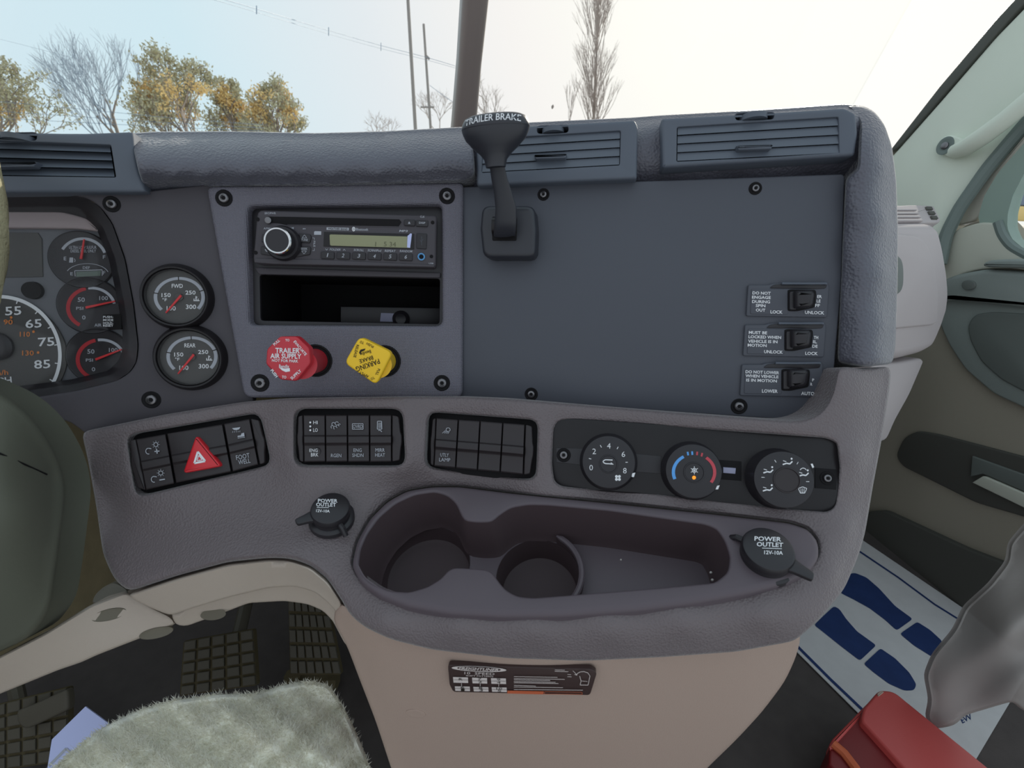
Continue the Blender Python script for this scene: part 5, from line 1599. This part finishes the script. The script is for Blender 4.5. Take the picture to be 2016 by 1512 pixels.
# dark sheet painted as the unlit hollow behind the steering column
kbv = hf('dark_hollow_sheet', [(-80, 770), (60, 800), (110, 815), (180, 830), (230, 1000), (270, 1190), (220, 1215), (100, 1270), (-80, 1350)], [(-80, 770, 0.60), (180, 830, 0.58), (270, 1190, 0.56), (-80, 1350, 0.58), (50, 1050, 0.66)], M['dark'], None, step=22, e=6, k=0.01, back=0.03)
kbv['label'] = 'dark sheet for the unlit hollow behind the steering column under the gauge panel'; kbv['category'] = 'trim'
SH = TPS([(-60, 760, 0.37), (0, 775, 0.375), (70, 830, 0.39), (128, 940, 0.42), (0, 900, 0.345), (60, 1000, 0.36), (-60, 1000, 0.33), (130, 1100, 0.41), (0, 1200, 0.37), (150, 1200, 0.43), (-60, 1300, 0.39)])
st = thing('steering_column', 'dark grey steering column cover with a seam, cut off by the frame edge', 'steering column', W(20, 1250, 0.40))
hf('column_cover', [(-80, 735), (0, 771), (38, 796), (76, 834), (108, 885), (126, 930), (131, 975), (122, 1040), (112, 1120), (100, 1200), (60, 1255), (-80, 1320)], SH, M['shroud'], st, step=16, e=14, k=0.02, back=0.025)
Geo().tube([W(x, y, SH.one(x, y) - 0.0004) for x, y in ((-50, 868), (0, 893), (50, 915), (92, 934))], 0.0007, 6).build('seam', M['deep'], st)

# steering wheel with fleece cover
wc = W(-40, 452, 0.36) - rt * 0.19
swt = thing('steering_wheel', 'fleece covered steering wheel rim, only a sliver of it inside the picture', 'steering wheel', wc)
vs = []; fs = []; n1, n2 = 96, 12
for i in range(n1):
    a = 2 * math.pi * i / n1
    d_ = rt * math.cos(a) + up * math.sin(a)
    for j in range(n2):
        b = 2 * math.pi * j / n2
        rr = 0.0155 + 0.0008 * math.sin(i * 7.3 + j * 3.1)
        vs.append(wc + d_ * (0.19 + rr * math.cos(b)) - fw * rr * math.sin(b))
for i in range(n1):
    for j in range(n2):
        a, b = (i + 1) % n1, (j + 1) % n2
        fs.append((i * n2 + j, a * n2 + j, a * n2 + b, i * n2 + b))
mk('rim', vs, fs, M['woolcover'], swt, sharp=60)
Geo().tube([wc, wc + fw * 0.02], [0.06, 0.06], 32).build('hub', M['shroud'], swt)
for a in (-150, -30, 90):
    d_ = rt * math.cos(R(a)) + up * math.sin(R(a))
    Geo().tube([wc + fw * 0.01 + d_ * 0.04, wc + d_ * 0.185], [0.012, 0.009], 10).build('spoke', M['shroud'], swt)

# ------------------------------------------------------------------ pedals
def pedal(name, lab, q, d, lean, rows, cols, arm):
    fr = FP(q[0][0], q[0][1], d, 0, lean)
    t = thing(name, lab, 'pedal', fr.mat(*q[3]))
    Geo().slab(fr, rnd_poly(q, 6, 3), -0.012, 0, 0.003).build('pad', M['dark'], t)
    f = quadmap(q)
    for i in range(rows):
        for j in range(cols):
            u0, u1 = (j + 0.10) / cols, (j + 0.90) / cols
            v0, v1 = (i + 0.10) / rows, (i + 0.88) / rows
            Geo().slab(fr, [f(u0, v0), f(u1, v0), f(u1, v1), f(u0, v1)], -0.001, 0.004, 0.001, seg=1).build('tread_block', M['pedal'], t)
    if arm:
        Geo().tube([W(x, y, dd) for x, y, dd in arm], 0.011, 10).build('arm', M['pedal'], t)
    return t
pedal('accelerator_pedal', 'long ribbed accelerator pedal hanging next to the taupe console', [(566, 1176), (642, 1180), (672, 1330), (570, 1330)], 0.86, 12, 5, 6, [(605, 1200, 0.90), (600, 1100, 0.98)])
Geo().tube([W(575, 1332, 0.86), W(575, 1342, 0.885), W(665, 1342, 0.885)], 0.014, 8).build('hinge', M['dark'], bpy.data.objects['accelerator_pedal'])
pedal('brake_pedal', 'square brake pedal with a grid of rubber tread blocks', [(360, 1262), (498, 1238), (505, 1350), (352, 1372)], 0.80, 20, 5, 5, [(470, 1250, 0.82), (484, 1190, 0.86), (478, 1130, 0.95)])
pedal('clutch_pedal', 'worn clutch pedal with tread blocks partly hidden by the fleece seat', [(-20, 1390), (132, 1352), (132, 1500), (-20, 1520)], 0.74, 20, 5, 5, [(40, 1400, 0.76), (20, 1300, 0.85)])
mz = Geo().slab(FP(82, 1390, 0.72, 0, 15), resamp([(30, 1400), (62, 1388), (132, 1356), (134, 1398), (96, 1416), (48, 1438), (32, 1425)], 6), -0.012, 0, 0.004).build('foot_switch', M['pedal'], None)
mz['label'] = 'small dull rubber foot switch above the clutch pedal treads'; mz['category'] = 'switch'

# ------------------------------------------------------------------ fleece seat, card
SE = TPS([(60, 1420, 0.52), (200, 1410, 0.55), (330, 1372, 0.56), (560, 1335, 0.57), (640, 1330, 0.575), (690, 1400, 0.56), (740, 1530, 0.53), (400, 1440, 0.50), (550, 1440, 0.495), (300, 1520, 0.46), (600, 1520, 0.465), (50, 1560, 0.45), (400, 1620, 0.42), (700, 1620, 0.47)])
se = thing('driver_seat', 'cream fleece covered front edge of the driver seat', 'seat', W(400, 1640, 0.45))
se_out = [(60, 1560), (120, 1500), (200, 1434), (255, 1406), (330, 1380), (430, 1366), (500, 1366), (560, 1348), (610, 1340), (646, 1346), (670, 1380), (696, 1430), (722, 1490), (740, 1560), (738, 1640), (40, 1640)]
def fb_(X, Y):
    return 0.008 * np.sin(X / 31.0) * np.sin(Y / 26.0 + X / 60) + 0.005 * np.sin(X / 13.0 + 1.7) * np.sin(Y / 11.0)
hf('cushion_cover', se_out, SE, M['fleece'], se, step=9, e=14, k=0.012, back=0.12, bump=fb_, backv=V((0, 0.1, -1)))
vs = []; fs = []
loop_ = ccw(resamp(se_out, 10))
rx = np.array([rnd.uniform(40, 750) for _ in range(60000)]); ry = np.array([rnd.uniform(1335, 1640) for _ in range(60000)])
okm = inside(rx, ry, loop_)
rx, ry = rx[okm], ry[okm]
dd = SE(rx, ry) + fb_(rx, ry)
nrm = (V((0, -0.35, 1))).normalized()
for x, y, d_ in zip(rx, ry, dd):
    p0 = W(float(x), float(y), float(d_) + 0.002)
    dr = (nrm + V((rnd.uniform(-.8, .8), rnd.uniform(-.8, .8), rnd.uniform(-.3, .4)))).normalized()
    sd_ = dr.cross(V((rnd.uniform(-1, 1), rnd.uniform(-1, 1), rnd.uniform(-1, 1)))).normalized() * 0.0007
    L = rnd.uniform(0.005, 0.010)
    k = len(vs)
    vs += [p0 - sd_, p0 + sd_, p0 + dr * L]
    fs.append((k, k + 1, k + 2))
mk('wool_pile', vs, fs, M['wool'], se, kind='stuff', sharp=None)
FCD = FP(160, 1450, 0.60, 0, 25)
cd_ = Geo().slab(FCD, [(168, 1391), (224, 1432), (250, 1520), (92, 1520), (102, 1456)], -0.002, 0, 0).build('paper_card', M['card'], None, sharp=None)
cd_['label'] = 'pale blue folded paper card standing at the edge of the fleece seat'; cd_['category'] = 'card'
Print(FCD, 0.0006).line([(96, 1508), (130, 1474), (158, 1500)], 5).build(M['lgrey'], cd_, 'fold_mark')

# ------------------------------------------------------------------ right footwell: paper mat, red case, plastic film
FF = Fr(V((0.6, 0.8, FZ + 0.002)), V((1, 0, 0)), V((0, 1, 0)))
zf = (3.2035, 1500, 1040)
pm = thing('paper_floor_mat', 'white paper floor mat printed with navy shoe soles on the cab floor', 'mat', FF.mat(1720, 1280))
Geo().slab(FF, [(1640, 1024), (1915, 1210), (2040, 1296), (1921, 1496), (1850, 1570), (1690, 1404), (1480, 1194)], 0.0, 0.0015, 0).build('sheet', M['paper'], pm, sharp=None)
p = Print(FF, 0.0022, zf)
p.line([(220, 740), (430, 950), (630, 1140), (760, 1270)], 16)
p.line([(560, 110), (640, 162), (860, 310), (1090, 480), (1270, 592)], 10)
p.build(M['navy'], pm, 'border_line')
p = Print(FF, 0.0022, zf)
def sole(pts):
    q = resamp(pts, 14, True, 1)
    p.poly(q)
sole([(430, 330), (500, 300), (585, 280), (660, 310), (740, 380), (840, 490), (952, 572), (850, 645), (780, 580), (680, 505), (580, 450), (500, 410)])
sole([(980, 590), (1060, 640), (1138, 712), (1120, 760), (1075, 812), (960, 740), (870, 665)])
sole([(330, 610), (380, 560), (455, 490), (490, 510), (530, 570), (600, 650), (722, 738), (618, 835), (500, 745), (400, 665)])
sole([(748, 757), (840, 820), (930, 910), (975, 985), (960, 1022), (900, 1024), (800, 980), (700, 905), (642, 855)])
p.build(M['navy'], pm, 'shoe_print')
p = Print(FF, 0.0022, zf); p.text('EVV', 1290, 1200, 70, 36, -25, 0.02); p.build(M['navy'], pm)

hz_ = 0.12
FX = Fr(V((0.6, 0.7, FZ + hz_)), V((1, 0, 0)), V((0, 1, 0)))
rb = thing('red_case', 'red plastic case standing on the floor over the paper mat', 'case', FX.mat(1790, 1450, -hz_))
top = Z([(738, 1018), (830, 1022), (1420, 1500), (1560, 1620), (1000, 1640), (900, 1512), (622, 1205), (640, 1130)], *zf)
Geo().slab(FX, rnd_poly(top, [8, 14, 6, 6, 6, 4, 8, 6], 4), -0.116, 0, 0.004).build('case_body', M['redbox'], rb)
FX2 = FX.off(-0.012)
end = Z([(700, 1080), (735, 1040), (740, 1120), (700, 1200), (760, 1300), (1000, 1560), (900, 1640), (560, 1640), (420, 1480), (428, 1370), (445, 1330)], *zf)
Geo().slab(FX2, rnd_poly(end, 5, 3), -0.104, 0, 0.003).build('case_end', M['redin'], rb)
Geo().slab(FX.off(-0.010), rnd_poly(Z([(735, 1030), (760, 1040), (470, 1360), (432, 1400), (426, 1360), (445, 1326)], *zf), 3, 3), -0.02, 0, 0.003).build('end_lip', M['redbox'], rb)
Geo().tube([FX2.pw(*z, 0.004) for z in Z([(450, 1360), (520, 1420), (590, 1512), (640, 1600)], *zf)], 0.006, 8).build('carry_strap', M['plo'], rb)
Geo().slab(FX, rnd_poly(Z([(726, 1040), (752, 1022), (772, 1032), (735, 1060)], *zf), 2, 2), -0.002, 0.0015, 0.001).build('corner_reflector', M['beige'], rb)

BG = TPS([(1830, 1280, 0.74), (1900, 1180, 0.72), (1990, 1090, 0.72), (2060, 1000, 0.72), (1920, 1300, 0.66), (2000, 1250, 0.62), (2080, 1200, 0.60), (1840, 1420, 0.74), (1950, 1400, 0.68), (2080, 1390, 0.62)])
def bagb(X, Y):
    return 0.010 * np.sin(X / 33.0 + Y / 60) * np.sin(Y / 41.0 - X / 90) + 0.003 * np.sin((X * 0.8 + Y) / 19.0)
bgt = hf('plastic_bag', [(1822, 1330), (1838, 1290), (1880, 1240), (1900, 1195), (1950, 1150), (1985, 1105), (1988, 1070), (2040, 1010), (2110, 980), (2110, 1400), (2016, 1402), (1995, 1380), (1900, 1408), (1880, 1428), (1840, 1436), (1824, 1415), (1832, 1380)], BG, M['bag'], None, step=8, e=8, k=0.012, back=0.004, bump=bagb)
bgt['label'] = 'crumpled translucent grey plastic film hanging over the red case'; bgt['category'] = 'bag'

# ------------------------------------------------------------------ outside: trees, poles, cables, car
def branch(segs, p, d, L, r, depth, spread, rg_, upb=0.15, kids=(2, 3)):
    q = p + d * L
    mid = p.lerp(q, 0.5) + V((rg_.uniform(-1, 1), rg_.uniform(-1, 1), rg_.uniform(-1, 1))) * L * 0.05
    segs.append((p, mid, r, r * 0.85)); segs.append((mid, q, r * 0.85, r * 0.68))
    if depth == 0:
        return
    for i in range(rg_.randint(*kids)):
        e_ = V((rg_.gauss(0, 1), rg_.gauss(0, 1), rg_.gauss(0, 1)))
        nd = (d + e_.normalized() * spread + V((0, 0, upb))).normalized()
        st_ = mid.lerp(q, rg_.uniform(0.2, 1.0)) if i else q
        branch(segs, st_, nd, L * rg_.uniform(0.68, 0.9), r * 0.66, depth - 1, spread, rg_, upb, kids)
def build_segs(name, segs, m, parent, n=4):
    g = Geo()
    for a, b, r0, r1 in segs:
        g.tube([a, b], [r0, r1], n, False)
    return g.build(name, m, parent, sharp=None)
def out_pt(px, py, d):
    return W(px, py, d)
def bare_tree(name, lab, px, ytop, d, depth, spread, m, seed, upb=0.15, trunk=0.3, rad=0.16, kids=(2, 3), group=None, lean=0.0, L0=0.27):
    rg_ = random.Random(seed)
    base = W(px, 330, d); base.z = gz
    topz = W(px, ytop, d).z
    H = topz - gz
    t = thing(name, lab, 'tree', base, group)
    segs = []
    p1 = base + V((0, 0, H * trunk))
    segs.append((base, p1, rad, rad * 0.8))
    d0 = V((lean, 0, 1)).normalized()
    branch(segs, p1, d0, H * (1 - trunk) * L0, rad * 0.8, depth, spread, rg_, upb, kids)
    zmax = max(s[1].z for s in segs)
    k = (topz - p1.z) / max(0.1, zmax - p1.z)
    segs = [segs[0]] + [(p1 + (a - p1) * k, p1 + (b - p1) * k, r0, r1) for a, b, r0, r1 in segs[1:]]
    build_segs('trunk', [s for s in segs if s[2] > rad * 0.34], m, t)
    build_segs('twigs', [s for s in segs if s[2] <= rad * 0.34], m, t)
    return t
rg_ = random.Random(9)
base = W(252, 330, 33); base.z = gz
t = thing('bare_tree', 'bare spreading tree with fine twigs hazed blue grey between the leafy trees', 'tree', base)
H_ = W(200, 84, 33).z - gz
def late_bare(t, base, rg_):
    segs = fit(limbs(base, H_, 6.0, rg_, 5, 0.22, 0.5, 5, 0.15, 0.42, -0.12, 0.22), base, H_, 6.6)
    build_segs('trunk', [q for q in segs if q[2] > 0.05], M['bark'], t, 5)
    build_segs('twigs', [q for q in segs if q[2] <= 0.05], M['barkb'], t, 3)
LATE_T = (t, base, rg_)
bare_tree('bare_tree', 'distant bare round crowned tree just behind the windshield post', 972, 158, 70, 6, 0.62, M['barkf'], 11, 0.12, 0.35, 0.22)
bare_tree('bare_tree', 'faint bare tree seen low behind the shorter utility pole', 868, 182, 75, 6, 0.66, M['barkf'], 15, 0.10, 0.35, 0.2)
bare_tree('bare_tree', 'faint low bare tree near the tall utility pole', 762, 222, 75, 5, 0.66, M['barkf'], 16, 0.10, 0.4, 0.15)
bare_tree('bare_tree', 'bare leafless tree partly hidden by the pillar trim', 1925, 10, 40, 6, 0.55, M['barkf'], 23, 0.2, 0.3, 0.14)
# poplar: a straight trunk with steep side branches
rg_ = random.Random(5)
d = 38
base = W(1166, 330, d); base.z = gz
top_ = W(1182, -70, d)
t = thing('poplar_tree', 'tall slender leafless poplar with steep upright branches', 'tree', base)
segs = []
N_ = 14
pp = [base.lerp(top_, i / N_) for i in range(N_ + 1)]
for i in range(N_):
    segs.append((pp[i], pp[i + 1], 0.17 * (1 - i / N_ * 0.85), 0.17 * (1 - (i + 1) / N_ * 0.85)))
build_segs('trunk', segs, M['bark'], t, 6)
segs = []
for i in range(64):
    f = rg_.uniform(0.2, 0.9)
    p0 = base.lerp(top_, f)
    a = rg_.uniform(0, 6.28)
    tilt_ = rg_.uniform(0.22, 0.5)
    branch(segs, p0, V((math.cos(a) * tilt_, math.sin(a) * tilt_, 1)).normalized(), rg_.uniform(1.0, 1.9), 0.04, 3, 0.34, rg_, 0.2, (2, 3))
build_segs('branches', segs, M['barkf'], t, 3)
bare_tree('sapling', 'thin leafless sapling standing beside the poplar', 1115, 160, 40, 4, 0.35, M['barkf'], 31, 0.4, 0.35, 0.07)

def limbs(base, H, w, rg_, nl, lo, hi, depth, r0, spread, lean=0.0, upb=0.12):
    segs = [(base, base + V((0, 0, H * lo)), r0, r0 * 0.85)]
    last = base + V((0, 0, H * lo))
    for i in range(nl):
        f = lo + (hi - lo) * i / max(1, nl - 1)
        p = base + V((0, 0, H * f))
        if i:
            segs.append((last, p, r0 * (1 - 0.6 * f), r0 * (1 - 0.65 * f)))
            last = p
        for k in range(2):
            a = rg_.uniform(0, 6.283)
            out = rg_.uniform(0.45, 0.95) * (1.1 - 0.6 * f)
            dd_ = V((math.cos(a) * out + lean, math.sin(a) * out, 1)).normalized()
            branch(segs, p, dd_, H * 0.17 * (1.25 - f), r0 * 0.45, depth, spread, rg_, upb)
    return segs
def fit(segs, base, H, w):
    zs_ = sorted(s_[1].z - base.z for s_ in segs)
    zm = zs_[int(len(zs_) * 0.995)]
    xs_ = sorted(abs((s_[1] - base).dot(rt)) for s_ in segs)
    xm = xs_[int(len(xs_) * 0.97)] or 1
    kz, kx_ = H / zm, (w / 2) / xm
    def sq(v):
        q_ = v - base
        return base + V((q_.x * kx_, q_.y * kx_, q_.z * kz))
    return [(sq(a), sq(b), r0, r1) for a, b, r0, r1 in segs]
def leafy(lab, px, ytop, d, w, seed, tan, n=5000):
    rg_ = random.Random(seed)
    base = W(px, 330, d); base.z = gz
    H = W(px, ytop, d).z - gz
    t = thing('leafy_tree', lab, 'tree', base)
    segs = fit(limbs(base, H, w, rg_, 6, 0.15, 0.62, 4, 0.16, 0.55), base, H, w)
    build_segs('branches', segs, M['bark'], t, 3)
    tips = [(s_[0].lerp(s_[1], 0.5)) for s_ in segs if s_[2] < 0.045] + [s_[1] for s_ in segs if s_[2] < 0.03]
    patches = [rg_.choice(tips) for _ in range(5)]
    green, tanl = Geo(), Geo()
    for _ in range(n):
        c = rg_.choice(tips)
        near = min((c - q_).length for q_ in patches)
        g = tanl if near < w * tan * 0.45 else green
        c = c + V((rg_.gauss(0, .13), rg_.gauss(0, .13), rg_.gauss(0, .13)))
        a = (V((rg_.gauss(0, 1), rg_.gauss(0, 1), rg_.gauss(0, 1) + 0.6))).normalized()
        b = a.orthogonal().normalized()
        s_ = rg_.uniform(0.05, 0.13) * d / 30
        g.add([c - a * s_, c + b * s_ * 0.45, c + a * s_, c - b * s_ * 0.45], [(0, 1, 2, 3)])
    green.build('foliage', M['leafg'], t, kind='stuff', sharp=None)
    if tanl.v:
        tanl.build('tan_foliage', M['leaft'], t, kind='stuff', sharp=None)
late_bare(*LATE_T)
leafy('olive and tan leafy tree at the far end beside the driver vent', 15, 112, 28, 7.6, 41, 0.35, 9000)
leafy('tallest leafy tree with golden leaves beside the bare spreading tree', 385, 116, 30, 5.6, 42, 0.45, 8000)
leafy('smaller golden leafy tree between its two leafy neighbours', 478, 168, 37, 3.6, 43, 0.45, 4500)
leafy('low golden leafy tree at the end of the leafy row', 560, 166, 33, 4.4, 44, 0.4, 5500)

def pole(lab, x0, y0, x1, y1, d, r, arms=()):
    a = W(x0, y0, d); b = W(x1, y1, d)
    b = V((a.x, a.y, b.z)) if False else b
    foot = a + (b - a) * ((gz - a.z) / (b.z - a.z))
    t = thing('utility_pole', lab, 'pole', foot)
    Geo().tube([foot, a], [r * 1.15, r], 10).build('shaft', M['pole'], t)
    for (xa, ya, xb, yb, rr) in arms:
        Geo().tube([W(xa, ya, d - 0.1), W(xb, yb, d - 0.1)], rr, 6).build('crossarm', M['pole'], t)
    return t
pole('taller utility pole running out of the top of the picture', 802, -20, 818, 255, 45, 0.15)
pole('shorter utility pole with a small crossarm near its foot', 834, 48, 848, 255, 60, 0.15, ((828, 211, 855, 211, 0.1), (839, 110, 845, 116, 0.15)))
def cable(lab, pts, d0, d1, r, spacers=()):
    n = len(pts)
    P = []
    for i, (x, y) in enumerate(resamp(pts, 30, False, 1)):
        P.append((x, y))
    m_ = len(P)
    q = [W(x, y, d0 + (d1 - d0) * i / (m_ - 1)) for i, (x, y) in enumerate(P)]
    o = Geo().tube(q, r, 5).build('power_cable', M['wire'], None, sharp=None)
    o['label'] = lab; o['category'] = 'cable'
    return o
cable('upper of two parallel overhead cables crossing the pale sky', [(400, -14), (445, 0), (505, 17), (647, 60), (750, 90), (838, 112), (900, 131)], 22, 60, 0.022)
cable('lower of two parallel overhead cables crossing the pale sky', [(400, -6), (436, 3), (505, 24), (647, 67), (750, 96), (838, 117), (900, 135)], 22, 60, 0.016)
for i, (x, y, d) in enumerate(((505, 19.5, 29), (647, 62, 39), (750, 92, 48))):
    o = Geo().tube([W(x, y - 8, d), W(x, y + 8, d)], 0.03, 6).build('cable_spacer', M['wire'], None, sharp=None)
    o['label'] = ('cable spacer nearest the top of the picture on the paired overhead cables', 'middle cable spacer on the paired overhead cables', 'cable spacer nearest the tall utility pole on the paired overhead cables')[i]
    o['category'] = 'spacer'; o['group'] = 'spacers on the overhead cables'
cable('thin wire sloping down from the shorter utility pole', [(846, 168), (870, 186), (905, 210)], 60, 60, 0.025)
cable('faint wire high above the leftmost leafy tree', [(-20, 72), (60, 92), (150, 116)], 55, 65, 0.02)
for i, (ya, yb) in enumerate(((198, 246), (218, 252), (232, 258))):
    cable('%s of three low wires passing in front of the leafy trees' % ('highest', 'middle', 'lowest')[i], [(-20, ya), (160, ya + (yb - ya) * 0.35), (330, ya + (yb - ya) * 0.7), (520, yb)], 26, 27, 0.010)
lp = thing('street_lamp', 'thin curved lamp post beyond the windshield near the pillar', 'lamp', W(1782, 330, 40))
Geo().tube([V((W(1772, 345, 40).x, W(1772, 345, 40).y, gz)), W(1776, 320, 40), W(1786, 285, 40), W(1797, 254, 40)], [0.07, 0.06, 0.05, 0.04], 6).build('pole', M['pole'], lp)
Geo().tube([W(1797, 254, 40), W(1803, 250, 40), W(1814, 249, 40)], [0.07, 0.12, 0.12], 6).build('lamp_head', M['pole'], lp)
bd = Geo().tube([W(1087, 214, 40), W(1088, 210, 40), W(1089, 206, 40)], [0.05, 0.12, 0.03], 6).build('bird', M['bark'], None, sharp=None)
bd['label'] = 'tiny dark bird in the bright sky left of the poplar'; bd['category'] = 'bird'

# yellow car seen through the door window
cb = W(2050, 452, 21); cb.z = gz
ct = thing('yellow_car', 'pale yellow car parked outside the passenger door window', 'car', cb)
FCR = Fr(cb, V((0.55, -0.83, 0)), V((0, 0, 1)))
Geo().slab_l(FCR, rnd_poly([(-2.2, 0.35), (2.2, 0.35), (2.25, 0.85), (1.3, 0.95), (-2.2, 0.98), (-2.3, 0.6)], 0.12, 4), -1.7, 0, 0.08).build('body', M['car'], ct)
Geo().slab_l(FCR, rnd_poly([(-1.9, 0.95), (0.9, 0.95), (0.3, 1.45), (-1.6, 1.5)], 0.12, 4), -1.6, -0.1, 0.06).build('cabin', M['carg'], ct)
Geo().slab_l(FCR, rnd_poly([(-1.6, 1.45), (0.35, 1.42), (0.2, 1.52), (-1.5, 1.56)], 0.04, 3), -1.55, -0.12, 0.03).build('roof', M['car'], ct)
for x in (-1.45, 1.4):
    Geo().lathe(FCR, 0, 0, [(0.33, -0.2), (0.34, 0.0), (0.30, 0.03), (0.20, 0.0)], 24, c=(x, 0.34)).build('wheel', M['tyre'], ct)
    Geo().lathe(FCR, 0, 0, [(0.2, 0.0), (0.18, 0.03), (0.05, 0.04)], 16, c=(x, 0.34)).build('hub_cap', M['lgrey'], ct)
